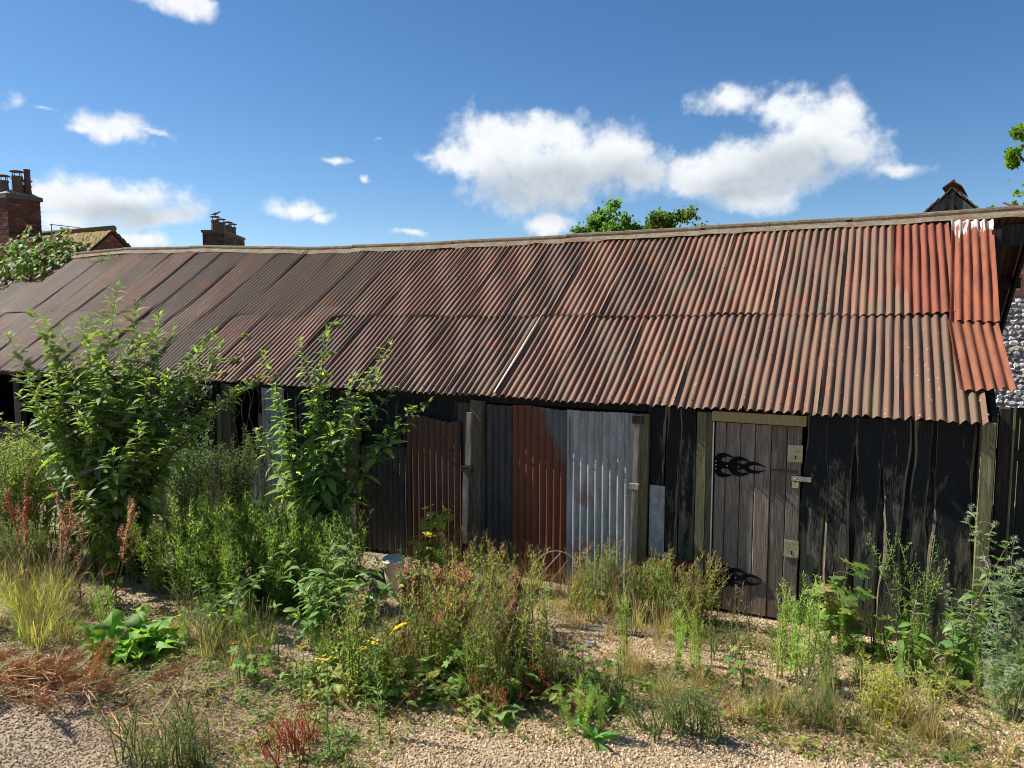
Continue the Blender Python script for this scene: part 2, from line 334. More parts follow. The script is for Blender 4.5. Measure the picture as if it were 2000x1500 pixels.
# ------------------------------------------------------------------ ground
def grade(lo, hi, step, far):
    mid = list(np.arange(lo, hi + 1e-6, step)); out = []; s = step; x = lo
    while x > -far: s *= 1.5; x -= s; out.append(x)
    out = out[::-1] + mid; s = step; x = hi
    while x < far: s *= 1.5; x += s; out.append(x)
    return np.array(out)
gx_ = grade(-17, 4, 0.12, 900); gy_ = grade(-2, 10, 0.12, 900)
X, Y = np.meshgrid(gx_, gy_); Z = zg(X, Y) * (np.abs(X) < 40) * (np.abs(Y) < 40)
nx, ny = len(gx_), len(gy_)
me = bpy.data.meshes.new('ground')
idx = np.arange(nx * ny).reshape(ny, nx)
me.from_pydata(np.stack([X, Y, Z], -1).reshape(-1, 3).tolist(), [], np.stack([idx[:-1, :-1], idx[:-1, 1:], idx[1:, 1:], idx[1:, :-1]], -1).reshape(-1, 4).tolist())
me.materials.append(MATS['soil']); me.polygons.foreach_set('use_smooth', np.ones(len(me.polygons), bool))
ground = tag(link('ground', me), 'bare tan earth and gravel yard in front of the shed', None, None, 'structure')

# loose gravel: points with a stone instanced on each
def in_view(x, y, m=0.6):     # the part of the yard in front of the camera
    return (y > 2.0 + (x + 4.6) * 0.53 - m) & (x > -9.5) & (x < 2.3) & (y < 6.9)
P = RNG.uniform((-7.5, 1.0), (2.2, 6.75), (340000, 2))
P = P[in_view(P[:, 0], P[:, 1], 0.9)]
cl = np.sin(P[:, 0] * 2.1 + 1) * np.sin(P[:, 1] * 2.7) + 0.6 * np.sin(P[:, 0] * 5.3 + P[:, 1] * 4.1)
near = np.clip(1.25 - (P[:, 1] - (2.0 + (P[:, 0] + 4.6) * 0.53)) * 0.22, 0.35, 1)
P = P[RNG.random(len(P)) < near * np.clip(0.8 + 0.45 * cl, 0.4, 1)]
me = bpy.data.meshes.new('gravel')
me.from_pydata(np.column_stack([P, zg(P[:, 0], P[:, 1]) + 0.002]).tolist(), [], []); me.materials.append(MATS['pebble'])
gv = tag(link('gravel', me), 'loose tan pea gravel covering the yard', 'gravel', None, 'stuff')
ng = bpy.data.node_groups.new('gravel_stones', 'GeometryNodeTree')
ng.interface.new_socket('Geometry', in_out='INPUT', socket_type='NodeSocketGeometry')
ng.interface.new_socket('Geometry', in_out='OUTPUT', socket_type='NodeSocketGeometry')
gi = N(ng, 'NodeGroupInput'); go = N(ng, 'NodeGroupOutput')
ico = N(ng, 'GeometryNodeMeshIcoSphere', {'Radius': 0.0084, 'Subdivisions': 1})
nzn = N(ng, 'ShaderNodeTexNoise', {'Scale': 90.0, 'Detail': 1.0})
offv = vmath(ng, 'MULTIPLY', vmath(ng, 'SUBTRACT', nzn.outputs['Color'], (0.5, 0.5, 0.5)), (0.012, 0.012, 0.012))
sp_ = N(ng, 'GeometryNodeSetPosition', {'Geometry': ico.outputs[0], 'Offset': offv})
smt = N(ng, 'GeometryNodeSetMaterial', {'Geometry': sp_.outputs[0], 'Material': MATS['pebble']})
rv = N(ng, 'FunctionNodeRandomValue', data_type='FLOAT_VECTOR'); rv.inputs[0].default_value = (0, 0, 0); rv.inputs[1].default_value = (6.28, 6.28, 6.28)
rs = N(ng, 'FunctionNodeRandomValue', {'Seed': 5}, data_type='FLOAT_VECTOR'); rs.inputs[0].default_value = (0.35, 0.32, 0.25); rs.inputs[1].default_value = (1.55, 1.3, 0.95)
iop = N(ng, 'GeometryNodeInstanceOnPoints', {'Points': gi.outputs[0], 'Instance': smt.outputs[0], 'Rotation': rv.outputs[0], 'Scale': rs.outputs[0]})
ng.links.new(iop.outputs[0], go.inputs[0])
gv.modifiers.new('stones', 'NODES').node_group = ng

# ================================================================== THE SHED
EY, EZ, TS = 6.65, 1.877, math.tan(R(33.5))       # eave line and roof pitch
RY = 9.43
_hx = [-16, -14.6, -12.7, -10.6, -8.27, -6.3, -4.6, -3.1, -1.8, -0.64, 0.39, 1.28]
_hz = [0.10, 0.14, 0.185, 0.135, 0.02, 0, 0, 0.006, 0.018, 0.033, 0.042, 0.058]
def roofz(x, y):
    t = min(1, max(0, (y - EY) / (RY - EY)))
    return EZ + (y - EY) * TS + float(np.interp(x, _hx, _hz)) * t
shed = thing('iron_roofed_shed', 'long low black timber shed with rusty corrugated iron roof', 'shed', (-6.5, 6.9, 0))
SL = shed.location.copy()
def part(o):      # parent to the shed keeping world placement
    o.parent = shed; o.matrix_parent_inverse = Matrix.Translation(-SL); return o
PITCH = 0.0762
def corr_mesh(name, w, L, amp=0.0138, rows=8, ragged=0.0, dent=0.0045, mat='rust_roof', chips=0, shear=0.0, seg=8, seed=0, curl=0.0, topcut=0.0, nails=()):
    rg = np.random.default_rng(seed)
    nu = int(round(w / PITCH * seg)) + 1
    u = np.linspace(0, w, nu); v = np.concatenate([[0, 0.02, 0.06], np.linspace(0.06, L, rows)[1:]])
    U, Vv = np.meshgrid(u, v)
    h = amp * np.cos(2 * math.pi * U / PITCH) - 0.12 * amp * np.cos(4 * math.pi * U / PITCH)
    ph = rg.uniform(0, 6.28, 6)
    h = h + dent * (np.sin(U * 5 + Vv * 2.1 + ph[0]) + np.sin(Vv * 4.3 - U * 3 + ph[1]) * 0.7)
    h = h * (1 + 0.16 * np.sin(Vv * 5 + U * 11 + ph[2]))
    if curl: h += curl * (U / w) ** 6 * np.clip(1 - Vv / L, 0, 1)
    if ragged:
        e = ragged * (0.6 * np.sin(u * 17 + ph[3]) + 0.5 * np.sin(u * 43 + ph[4]) + rg.normal(0, 0.5, nu))
        for _ in range(chips):
            cx = rg.uniform(0, w); e += rg.uniform(0.01, 0.035) * np.exp(-((u - cx) / rg.uniform(0.008, 0.022)) ** 2)
        Vv = Vv + e[None, :] * np.array([1, 0.75, 0.3] + [0] * (len(v) - 3))[:, None]
    if topcut:
        e = topcut * (np.sin(u * 9 + ph[5]) + rg.normal(0, 0.4, nu))
        Vv[-1] += e; Vv[-2] += 0
    mb = MB(); X_ = U + shear * Vv
    I = np.arange(U.size).reshape(U.shape)
    F = np.stack([I[:-1, :-1], I[:-1, 1:], I[1:, 1:], I[1:, :-1]], -1).reshape(-1, 4).tolist()
    mb.add(np.stack([X_, Vv, h], -1).reshape(-1, 3), [tuple(f) for f in F])
    # rolled edge thickness along the lower end
    n_ = nu; low = np.stack([X_[0], Vv[0], h[0]], -1); lo2 = low + np.array([0, 0.001, -0.0025])
    mb.add(np.concatenate([low, lo2]), [(i, n_ + i, n_ + i + 1, i + 1) for i in range(n_ - 1)])
    if nails:       # lead-headed nails on every other ridge along the purlins
        for vv in nails:
            for kk in range(1, int(w / PITCH) + 1, 2):
                if rg.random() < 0.2: continue
                cx = kk * PITCH + rg.normal(0, .003) + shear * vv; cy = vv + rg.normal(0, .008); a = np.linspace(0, 6.28, 6, endpoint=False); r_ = rg.uniform(.007, .011)
                mb.add([(cx + r_ * math.cos(t), cy + r_ * math.sin(t), amp - .004) for t in a] + [(cx, cy, amp + .0075)], [(i, (i + 1) % 6, 6) for i in range(6)], mat=1)
    return mb.mesh(name, [mat, 'nail_head'], True)
def roof_place(me, x0, x1, y0, y1, lift=0.0, tilt=0.007, rot=0.0, color=None, name='roof_sheet'):
    a = np.array([x0, y0, roofz(x0, y0) + lift]); b = np.array([x1, y0, roofz(x1, y0) + lift + tilt]); c_ = np.array([x0, y1, roofz(x0, y1) + lift])
    u = unit(b - a); v = unit(c_ - a); n_ = unit(np.cross(u, v)); v = np.cross(n_, u)
    M = frame3(u, v, n_, a) @ Matrix.Rotation(rot, 4, 'Z')
    return part(link(name, me, mat=M, color=color))
W9 = PITCH * 9
upper = [corr_mesh('roof_sheet', W9, 1.87, ragged=0.004, seed=s, nails=(0.09, 0.95)) for s in range(5)]
lower = [corr_mesh('roof_sheet', W9, 1.66, ragged=0.006, chips=5, seed=20 + s, nails=(0.10, 0.8)) for s in range(6)]
def tint_at(x, r):
    # left of the roof is greyer and darker, the right is warmer
    t = min(1, max(0, (x + 9) / 9))
    base = np.array([0.168, 0.092, 0.060]) * (1 - t) + np.array([0.185, 0.096, 0.059]) * t
    if x < -11: base = base * 0.6 + np.array([0.23, 0.10, 0.06]) * 0.4 if (int(x * 3) % 3) else base
    return base * (1 + r * 0.22) * np.array([1 + 0.08 * r, 1, 1 - 0.05 * r])
rr = random.Random(3)
STEP = PITCH * 8
x = 0.19 - STEP
k = 0
while x > -15.6:
    roof_place(upper[k % 5], x, x + W9, 7.87 + rr.uniform(-0.02, 0.02), 9.41, 0.016 + rr.uniform(0, 0.006), rr.choice((0.0, 0.002, 0.003, 0.008)), R(rr.uniform(-0.25, 0.25)), tint_at(x, rr.uniform(-1, 1)))
    x -= STEP; k += 1
x = 0.80 - W9; k = 0
while x > -15.6:
    y0 = EY + rr.uniform(-0.012, 0.012)
    big = abs(x + W9 + 3.40) < 0.33       # the sheet whose edge has sprung open
    roof_place(lower[k % 6], x, x + W9, y0, 8.02, 0.0 + rr.uniform(0, 0.004), rr.choice((0.0, 0.002, 0.004, 0.010)), R(rr.uniform(-0.3, 0.3)), tint_at(x, rr.uniform(-1, 1)) * (1.0 if x < 0 else 0.92))
    x -= STEP; k += 1
# newer red sheets at the right-hand end
roof_place(corr_mesh('roof_sheet', PITCH * 7, 1.73, amp=0.0135, ragged=0.003, dent=0.006, mat='rust_red', seed=40), 0.114, 0.66, 7.86, 9.44, 0.036, 0.002, R(-0.3), (0.205, 0.054, 0.028))
roof_place(corr_mesh('roof_sheet', PITCH * 5, 1.89, amp=0.012, ragged=0.003, dent=0.006, mat='rust_red_limewash', seed=41), 0.585, 1.0, 7.72, 9.44, 0.062, -0.006, R(-2.3), (0.235, 0.068, 0.030))
roof_place(corr_mesh('roof_sheet', PITCH * 5, 0.98, amp=0.012, ragged=0.006, chips=2, dent=0.006, mat='rust_red', seed=42), 0.625, 1.0, 6.94, 7.83, 0.036, -0.004, R(3.4), (0.22, 0.072, 0.034))
# sprung seam: a bright galvanised lip lifting out of the lower row
mb = MB()
ys = np.linspace(6.67, 8.0, 14); lipw = np.interp(ys, [6.67, 7.27, 7.67, 8.0], [0.035, 0.035, 0.022, 0.006])
V = []
for y_, w_ in zip(ys, lipw):
    z_ = roofz(-3.5, y_) + 0.026
    V += [(-3.50, y_, z_), (-3.50 + w_, y_, z_ + w_ * 0.85), (-3.497 + w_, y_, z_ + w_ * 0.85 - 0.003)]
F = []
for i in range(13):
    b0, b1 = i * 3, i * 3 + 3
    F += [(b0, b0 + 1, b1 + 1, b1), (b0 + 1, b0 + 2, b1 + 2, b1 + 1)]
mb.add(V, F); part(mb.build('lifted_sheet_edge', 'galv_lip'))
# rear slope, a little longer to the right than the front
rearm = corr_mesh('rear_roof_sheet', W9, 3.32, rows=5, seg=6, seed=60)
x = 1.42
while x > -15.6:
    a = np.array([x, RY + 2.75, roofz(x, RY) - 2.75 * TS]); t = np.array([x, RY, roofz(x, RY) - 0.0])
    u = np.array([-1.0, 0, 0]); v = unit(t - a); n_ = np.cross(u, v)
    part(link('rear_roof_sheet', rearm, mat=frame3(u, v, n_, a), color=(0.17, 0.09, 0.07)))
    x -= STEP
# ridge capping in lapped lengths
def cap_piece(x0, x1, lift0, lift1, seed):
    rg = np.random.default_rng(seed); mb = MB(); n_ = 12
    prof = [(-0.17, -0.115)]
    for a in np.linspace(-200, 20, 9): prof.append((0.028 * math.cos(R(-a)) , 0.03 + 0.028 * math.sin(R(-a))))
    prof = [(-0.125, -0.062), (-0.08, -0.032), (-0.032, 0.004), (-0.032, 0.03), (-0.023, 0.052), (0, 0.062), (0.023, 0.052), (0.032, 0.03), (0.032, 0.004), (0.17, -0.09)]
    k_ = len(prof); V = []
    for i in range(n_ + 1):
        t = i / n_; xx = x0 + (x1 - x0) * t; zz = roofz(xx, RY) + 0.012 + lift0 + (lift1 - lift0) * t
        wv = rg.normal(0, 0.006)
        for j, (py, pz) in enumerate(prof): V.append((xx, RY + py, zz + pz + (wv if j == 0 else 0)))
    F = [(i * k_ + j, (i + 1) * k_ + j, (i + 1) * k_ + j + 1, i * k_ + j + 1) for i in range(n_) for j in range(k_ - 1)]
    mb.add(V, F)
    part(mb.build('ridge_cap', 'capping', smooth=False))
edges = [1.34, -0.30, -1.95, -3.75, -5.55, -7.35, -9.15, -10.95, -12.75, -14.62]
for i in range(len(edges) - 1):
    cap_piece(edges[i + 1] - 0.06, edges[i], 0.018 if i else 0.0, 0.0 + (0.006 if i % 2 else 0.012), i)
# timbers: wall plate, rafters' feet, ridge board, rear barge board
def timber(name, lo, hi, mat, jit=0.003, rot=None):
    mb = MB(); c_ = [(a + b) / 2 for a, b in zip(lo, hi)]
    mb.box([a - c for a, c in zip(lo, c_)], [b - c for b, c in zip(hi, c_)], jit=jit)
    o = mb.build(name, mat, loc=c_)
    if rot: o.rotation_euler = rot
    return part(o)
timber('wall_plate', (-15.2, 6.80, 1.80), (0.80, 6.90, 1.90), 'dark_wood')
timber('ridge_board', (-14.6, RY - 0.02, 3.45), (1.40, RY + 0.02, 3.66), 'dark_wood')
mb = MB(); mb.obox((1.40, RY + 0.005, 3.60), (0.03, 0, 0), (0, 2.75, -2.75 * TS), (0, 0, 0.15)); part(mb.build('barge_board', 'dark_wood'))
for yy in (10.3, 11.4):
    timber('purlin', (0.6, yy, 3.60 - (yy - RY) * TS), (1.47, yy + 0.08, 3.72 - (yy - RY) * TS), 'dark_wood')
timber('gable_stud', (1.02, 9.0, 2.0), (1.10, 9.1, 3.58), 'dark_wood')
# gable and rear walls of tarred boards
def solid_wall(name, pts, d, mat):
    mb = MB(); A = np.array(pts, float); n_ = len(A); B = A + np.array(d)
    mb.add(np.concatenate([A, B]), [tuple(range(n_)), tuple(range(2 * n_ - 1, n_ - 1, -1))] + [(i, n_ + i, n_ + (i + 1) % n_, (i + 1) % n_) for i in range(n_)])
    return part(mb.build(name, mat))
solid_wall('gable_wall', [(0.84, 6.82, 0), (0.84, 11.9, 0), (0.84, 11.9, 1.95), (0.84, RY, 3.58), (0.84, 6.82, 1.92)], (0.04, 0, 0), 'dark_wood')
solid_wall('gable_wall', [(-15.3, 6.82, 0), (-15.3, 11.9, 0), (-15.3, 11.9, 1.95), (-15.3, RY, 3.60), (-15.3, 6.82, 1.92)], (0.04, 0, 0), 'dark_wood')
solid_wall('rear_wall', [(-15.3, 11.9, 0), (0.84, 11.9, 0), (0.84, 11.9, 1.95), (-15.3, 11.9, 1.95)], (0, 0.05, 0), 'dark_wood')
# ---- boarded parts: waney-edged tarred boards, each its own piece
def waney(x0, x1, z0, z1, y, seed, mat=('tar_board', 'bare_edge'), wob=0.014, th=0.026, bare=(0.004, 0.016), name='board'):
    rg = np.random.default_rng(seed); n_ = 22; z = np.linspace(z0, z1, n_)
    def wav(a):
        p = rg.uniform(0, 6.28, 4)
        return a * (np.sin(z * 2.3 + p[0]) + 0.7 * np.sin(z * 5.1 + p[1]) + 0.35 * np.sin(z * 11 + p[2])) + rg.normal(0, a * 0.12, n_)
    L = x0 + wav(wob); Rr = x1 + wav(wob)
    e1 = bare[0] + (bare[1]) * np.clip(np.sin(z * 3.3 + rg.uniform(0, 6.28)) + rg.normal(0, 0.3, n_), 0, 1.3)
    e2 = bare[0] + (bare[1]) * np.clip(np.sin(z * 2.7 + rg.uniform(0, 6.28)) + rg.normal(0, 0.3, n_), 0, 1.3)
    cx, cz = (x0 + x1) / 2, 0
    rows = [(L, y + th), (L, y + 0.010), (L + e1, y), (Rr - e2, y), (Rr, y + 0.010), (Rr, y + th)]
    V = []
    for i in range(n_):
        for a, yy in rows: V.append((a[i] - cx, yy - y, z[i]))
    k_ = 6; F = []; mt = []
    mb = MB()
    for j in range(5):
        mb_f = [(i * k_ + j, i * k_ + j + 1, (i + 1) * k_ + j + 1, (i + 1) * k_ + j) for i in range(n_ - 1)]
        F += mb_f; mt += [0 if j == 2 else (1 if j in (1, 3) else 0)] * (n_ - 1)
    mb.add(V, F); mb.m = mt
    o = mb.build(name, list(mat), loc=(cx, y, 0)); return part(o)
bx = [-0.52, -0.37, -0.33, -0.13, -0.11, 0.07, 0.09, 0.25, 0.27, 0.42, 0.44, 0.76]
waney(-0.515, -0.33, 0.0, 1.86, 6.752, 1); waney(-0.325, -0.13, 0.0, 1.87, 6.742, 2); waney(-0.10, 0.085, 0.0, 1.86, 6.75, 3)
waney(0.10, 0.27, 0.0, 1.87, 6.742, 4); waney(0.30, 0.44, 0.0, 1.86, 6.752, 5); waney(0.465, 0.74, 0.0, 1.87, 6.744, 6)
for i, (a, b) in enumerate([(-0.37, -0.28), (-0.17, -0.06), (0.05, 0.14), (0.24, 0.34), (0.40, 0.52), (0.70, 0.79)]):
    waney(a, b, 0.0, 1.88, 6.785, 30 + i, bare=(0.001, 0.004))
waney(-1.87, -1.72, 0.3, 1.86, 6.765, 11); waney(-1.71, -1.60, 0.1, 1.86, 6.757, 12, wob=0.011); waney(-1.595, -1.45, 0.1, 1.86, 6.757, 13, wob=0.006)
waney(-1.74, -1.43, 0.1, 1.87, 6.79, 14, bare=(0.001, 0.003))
# left bays
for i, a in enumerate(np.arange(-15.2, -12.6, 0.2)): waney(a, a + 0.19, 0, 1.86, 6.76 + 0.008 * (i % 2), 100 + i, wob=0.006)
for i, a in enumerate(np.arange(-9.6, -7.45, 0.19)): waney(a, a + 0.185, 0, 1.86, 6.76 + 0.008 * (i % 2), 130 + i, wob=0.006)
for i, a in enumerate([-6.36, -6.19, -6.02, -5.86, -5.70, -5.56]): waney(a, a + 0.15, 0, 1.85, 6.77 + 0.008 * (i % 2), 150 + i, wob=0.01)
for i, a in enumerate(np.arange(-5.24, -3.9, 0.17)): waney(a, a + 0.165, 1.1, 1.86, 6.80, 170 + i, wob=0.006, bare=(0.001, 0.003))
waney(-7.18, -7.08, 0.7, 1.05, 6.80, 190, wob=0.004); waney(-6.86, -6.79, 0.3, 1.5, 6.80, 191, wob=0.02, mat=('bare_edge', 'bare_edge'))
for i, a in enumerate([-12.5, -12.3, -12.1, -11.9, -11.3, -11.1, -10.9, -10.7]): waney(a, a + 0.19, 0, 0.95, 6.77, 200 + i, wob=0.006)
timber('rail', (-12.6, 6.80, 0.90), (-10.3, 6.86, 1.02), 'dark_wood')
# ---- corrugated wall sheets, upright
def wall_sheet(x0, x1, z0, z1, y, mat, seed, amp=0.0095, ragged=0.004, chips=2, topcut=0.0, lean=0.0, yaw=0.0, name='wall_sheet'):
    me = corr_mesh(name, x1 - x0, z1 - z0, amp=amp, ragged=ragged, chips=chips, dent=0.003, mat=mat, seed=seed, topcut=topcut, rows=9)
    M = frame3((1, 0, 0), (0, 0, 1), (0, -1, 0), (x0, y, z0)) @ Matrix.Rotation(lean, 4, 'Z') @ Matrix.Rotation(yaw, 4, 'Y')
    return part(link(name, me, mat=M))
wall_sheet(-2.70, -1.98, 0.02, 1.785, 6.735, 'wall_galv', 70, amp=0.0125, topcut=0.004)
wall_sheet(-3.30, -2.67, 0.02, 1.79, 6.75, 'wall_half', 71, amp=0.0125, topcut=0.012)
wall_sheet(-3.68, -3.27, 0.02, 1.79, 6.762, 'wall_dark', 72, topcut=0.005)
wall_sheet(-4.60, -3.92, 0.02, 1.60, 6.742, 'wall_rust', 73, amp=0.0125, topcut=0.02)
wall_sheet(-3.97, -3.80, 0.02, 1.79, 6.768, 'wall_dark', 74)
wall_sheet(-5.24, -4.56, 0.02, 1.25, 6.755, 'wall_dark', 75, amp=0.0125, topcut=0.01)
wall_sheet(-6.74, -6.40, 0.02, 1.83, 6.755, 'wall_galv', 76)
wall_sheet(-7.02, -6.73, 0.02, 0.91, 6.735, 'wall_galv', 77)
wall_sheet(-10.3, -9.62, 0.02, 1.80, 6.76, 'wall_galv', 78)
wall_sheet(-6.40, -6.0, 0.02, 0.62, 6.74, 'wall_rust', 79, topcut=0.01)
# flat scraps
timber('tin_patch', (-1.865, 6.742, 0.28), (-1.72, 6.748, 1.115), 'wall_galv', 0.004)
timber('tin_patch', (-1.90, 6.735, 0.16), (-1.30, 6.741, 0.44), 'rust_dark', 0.012)
timber('tin_patch', (-1.98, 6.728, 0.3), (-1.93, 6.733, 0.75), 'rust_dark', 0.004)
# ---- posts with battens and blocks
def post(x0, x1, z1, lean, strip, mat='post_green', y=6.68):
    timber('post', (x0, y + 0.02, -0.05), (x1, y + 0.11, z1), mat, 0.004, (0, R(lean), 0))
    if strip:
        a, b, zb, zt, m = strip
        timber('batten', (a, y - 0.016, zb), (b, y + 0.018, zt), m, 0.004, (0, R(lean), 0))
post(-1.985, -1.885, 1.79, 0.6, (-2.015, -1.955, 0.12, 1.70, 'post_grey'))
timber('batten', (-2.02, 6.655, 1.70), (-1.92, 6.692, 1.78), 'dark_wood')
timber('block', (-2.03, 6.628, 1.085), (-1.94, 6.662, 1.135), 'post_grey')
post(-3.80, -3.67, 1.83, 1.5, (-3.82, -3.755, 1.14, 1.70, 'post_grey'), 'post_brown')
timber('batten', (-3.86, 6.664, 0.3), (-3.80, 6.70, 1.10), 'door_wood', 0.004, (0, R(1.5), 0))
timber('block', (-3.86, 6.64, 1.07), (-3.74, 6.68, 1.13), 'dark_wood')
post(-5.42, -5.29, 1.84, 0.5, (-5.46, -5.405, 0.9, 1.63, 'post_grey'), 'post_brown')
post(-7.40, -7.24, 1.86, 1.4, (-7.435, -7.385, 0.9, 1.72, 'post_grey'), 'post_brown')
post(-9.63, -9.5, 1.86, 0, None); post(-11.75, -11.6, 1.86, 0, None, 'dark_wood'); post(-13.4, -13.25, 1.86, 0, None, 'dark_wood')
post(0.765, 0.855, 1.88, -0.3, None, 'post_green', 6.66)
timber('post', (0.90, 6.86, 0), (0.97, 6.95, 1.98), 'dark_wood'); timber('batten', (0.985, 6.84, 0.6), (1.0, 6.855, 2.0), 'post_green', 0.001)
timber('door_post', (-1.425, 6.70, 0), (-1.345, 6.80, 1.84), 'post_green'); timber('door_post', (-1.342, 6.715, 0), (-1.29, 6.80, 1.84), 'post_green')
timber('lintel', (-1.288, 6.69, 1.765), (-0.505, 6.79, 1.855), 'lintel_wood')
timber('door_stop', (-1.288, 6.722, 0.02), (-1.277, 6.735, 1.755), 'white_strip', 0.001)
# ---- the plank door
door = part(bpy.data.objects.new('door', None)); col.objects.link(door); door.location = (-0.90, 6.745, 0)
door['label'] = 'weathered brown plank door with black flame-shaped strap hinges'
def dpart(mb, name, mat, smooth=False):
    o = mb.build(name, mat, smooth=smooth); o.parent = door; return o
dw = [-0.37, -0.272, -0.145, -0.02, 0.115, 0.245, 0.365]
for i in range(6):
    mb = MB(); a, b = dw[i] + 0.003, dw[i + 1] - 0.003; y0 = random.uniform(-0.004, 0.002)
    V = []
    mb.add([(a, y0 + 0.004, 0.03), (a + 0.005, y0, 0.03), (b - 0.005, y0, 0.03), (b, y0 + 0.004, 0.03), (b, 0.03, 0.03), (a, 0.03, 0.03),
            (a, y0 + 0.004, 1.752), (a + 0.005, y0, 1.752), (b - 0.005, y0, 1.752), (b, y0 + 0.004, 1.752), (b, 0.03, 1.752), (a, 0.03, 1.752)],
           [(0, 1, 7, 6), (1, 2, 8, 7), (2, 3, 9, 8), (3, 4, 10, 9), (4, 5, 11, 10), (5, 0, 6, 11), (6, 7, 8, 9, 10, 11), (5, 4, 3, 2, 1, 0)])
    dpart(mb, 'plank', 'door_wood')
mb = MB(); mb.box((-0.37, 0.031, 0.3), (0.365, 0.055, 0.42)); mb.box((-0.37, 0.031, 1.4), (0.365, 0.055, 1.52)); dpart(mb, 'ledge', 'door_wood')
def ribbon(mb, pts, wid, y0, y1):
    P_ = np.array(pts, float); t = np.gradient(P_, axis=0); t /= np.linalg.norm(t, axis=1, keepdims=True)
    nrm = np.stack([-t[:, 1], t[:, 0]], 1); A = P_ + nrm * np.array(wid)[:, None]; B = P_ - nrm * np.array(wid)[:, None]; n_ = len(P_)
    V = [(a[0], y0, a[1]) for a in A] + [(b[0], y0, b[1]) for b in B] + [(a[0], y1, a[1]) for a in A] + [(b[0], y1, b[1]) for b in B]
    F = []
    for i in range(n_ - 1):
        F += [(i, n_ + i, n_ + i + 1, i + 1), (i, i + 1, 2 * n_ + i + 1, 2 * n_ + i), (n_ + i, 3 * n_ + i, 3 * n_ + i + 1, n_ + i + 1)]
    mb.add(V, F)
def bez(p0, p1, p2, p3, n=9):
    t = np.linspace(0, 1, n)[:, None]; p0, p1, p2, p3 = map(np.array, (p0, p1, p2, p3))
    return (1 - t) ** 3 * p0 + 3 * (1 - t) ** 2 * t * p1 + 3 * (1 - t) * t ** 2 * p2 + t ** 3 * p3
def hinge(z):
    # flame-shaped strap: overlapping tongues that lick outwards, at slightly different depths so that no faces coincide
    mb = MB(); d = [0.0]
    def rib(p, w_):
        d[0] += 0.0004; ribbon(mb, p, w_, -0.012 - d[0], -0.005)
    rib([(0, 0), (0.03, 0), (0.07, 0)], [0.070, 0.072, 0.055])
    rib([(0.04, 0), (0.10, 0), (0.15, 0), (0.20, 0), (0.30, 0)], [0.05, 0.026, 0.03, 0.034, 0.014])
    tp = np.array([0.026, 0.028, 0.027, 0.024, 0.020, 0.016, 0.011, 0.006, 0.001])
    for s in (1, -1):
        rib(bez((0.035, 0.04 * s), (0.05, 0.10 * s), (0.10, 0.105 * s), (0.18, 0.078 * s)), tp)
        rib(bez((0.15, 0.012 * s), (0.20, 0.085 * s), (0.25, 0.085 * s), (0.325, 0.045 * s)), tp * 0.92)
        rib(bez((0.28, 0.0 * s), (0.32, 0.055 * s), (0.38, 0.045 * s), (0.455, 0.012 * s)), tp * 0.68)
    o = dpart(mb, 'hinge', 'black_iron'); o.location = (-0.378, 0, z)
    for (a, b) in ((0.025, 0.035), (0.025, 0), (0.025, -0.035), (0.125, 0), (0.225, 0.0)):
        m2 = MB(); m2.tube([(a, -0.017, b), (a, -0.024, b)], 0.006, 6); r_ = m2.build('rivet', 'steel'); r_.parent = o
hinge(1.365); hinge(0.345)
def lockplate(x, z):
    mb = MB(); mb.box((x, -0.009, z), (x + 0.122, -0.0045, z + 0.15), jit=0.0015); o = dpart(mb, 'lock_plate', 'brass')
    m2 = MB(); m2.tube([(x + 0.066, -0.0095, z + 0.052), (x + 0.066, -0.011, z + 0.052)], 0.0075, 8); m2.box((x + 0.062, -0.0107, z + 0.024), (x + 0.070, -0.0097, z + 0.05))
    k_ = m2.build('keyhole', 'black_iron'); k_.parent = o
    for a, b in ((0.012, 0.138), (0.06, 0.14), (0.11, 0.138), (0.012, 0.012), (0.11, 0.012)):
        m2 = MB(); m2.tube([(x + a, -0.009, z + b), (x + a, -0.012, z + b)], 0.005, 6); s_ = m2.build('screw', 'steel'); s_.parent = o
lockplate(0.252, 1.445); lockplate(0.246, 0.60)
mb = MB(); mb.box((0.13, -0.014, 1.352), (0.34, -0.005, 1.368)); mb.box((0.20, -0.02, 1.342), (0.215, -0.0145, 1.38)); dpart(mb, 'slide_bolt', 'rust_dark')
mb = MB(); mb.box((0.29, -0.016, 1.283), (0.45, -0.009, 1.325), jit=0.001); dpart(mb, 'hasp', 'steel')
pl = thing('padlock', 'small brass padlock hanging from the hasp of the plank door', 'padlock', (-0.575, 6.722, 1.225))
mb = MB(); mb.box((-0.027, -0.012, 0), (0.027, 0.006, 0.045), jit=0.001); mb.build('body', 'brass', pl)
mb = MB(); th_ = np.linspace(0, math.pi, 9); mb.tube([(0.018, -0.003, 0.04)] + [(0.018 * math.cos(t), -0.003, 0.062 + 0.02 * math.sin(t)) for t in th_] + [(-0.018, -0.003, 0.04)], 0.0045, 6); mb.build('shackle', 'steel', pl, smooth=True)

# ================================================================== gate to the right
gate = thing('board_gate', 'dark green vertical board gate between the shed corner and the flint barn', 'gate', (1.6, 7.6, 0))
for i in range(9):
    mb = MB(); mb.box((-0.60 + i * 0.15, 0, 0), (-0.46 + i * 0.15, 0.025, 1.86), jit=0.003); mb.build('board', 'gate_wood', gate)
for z_ in (0.4, 1.46): mb = MB(); mb.box((-0.62, -0.035, z_), (0.8, -0.003, z_ + 0.09), jit=0.002); mb.build('rail', 'gate_wood', gate)
mb = MB(); mb.box((-0.66, -0.09, 1.865), (0.85, 0.06, 1.91), jit=0.003); mb.build('cap', 'dark_wood', gate)

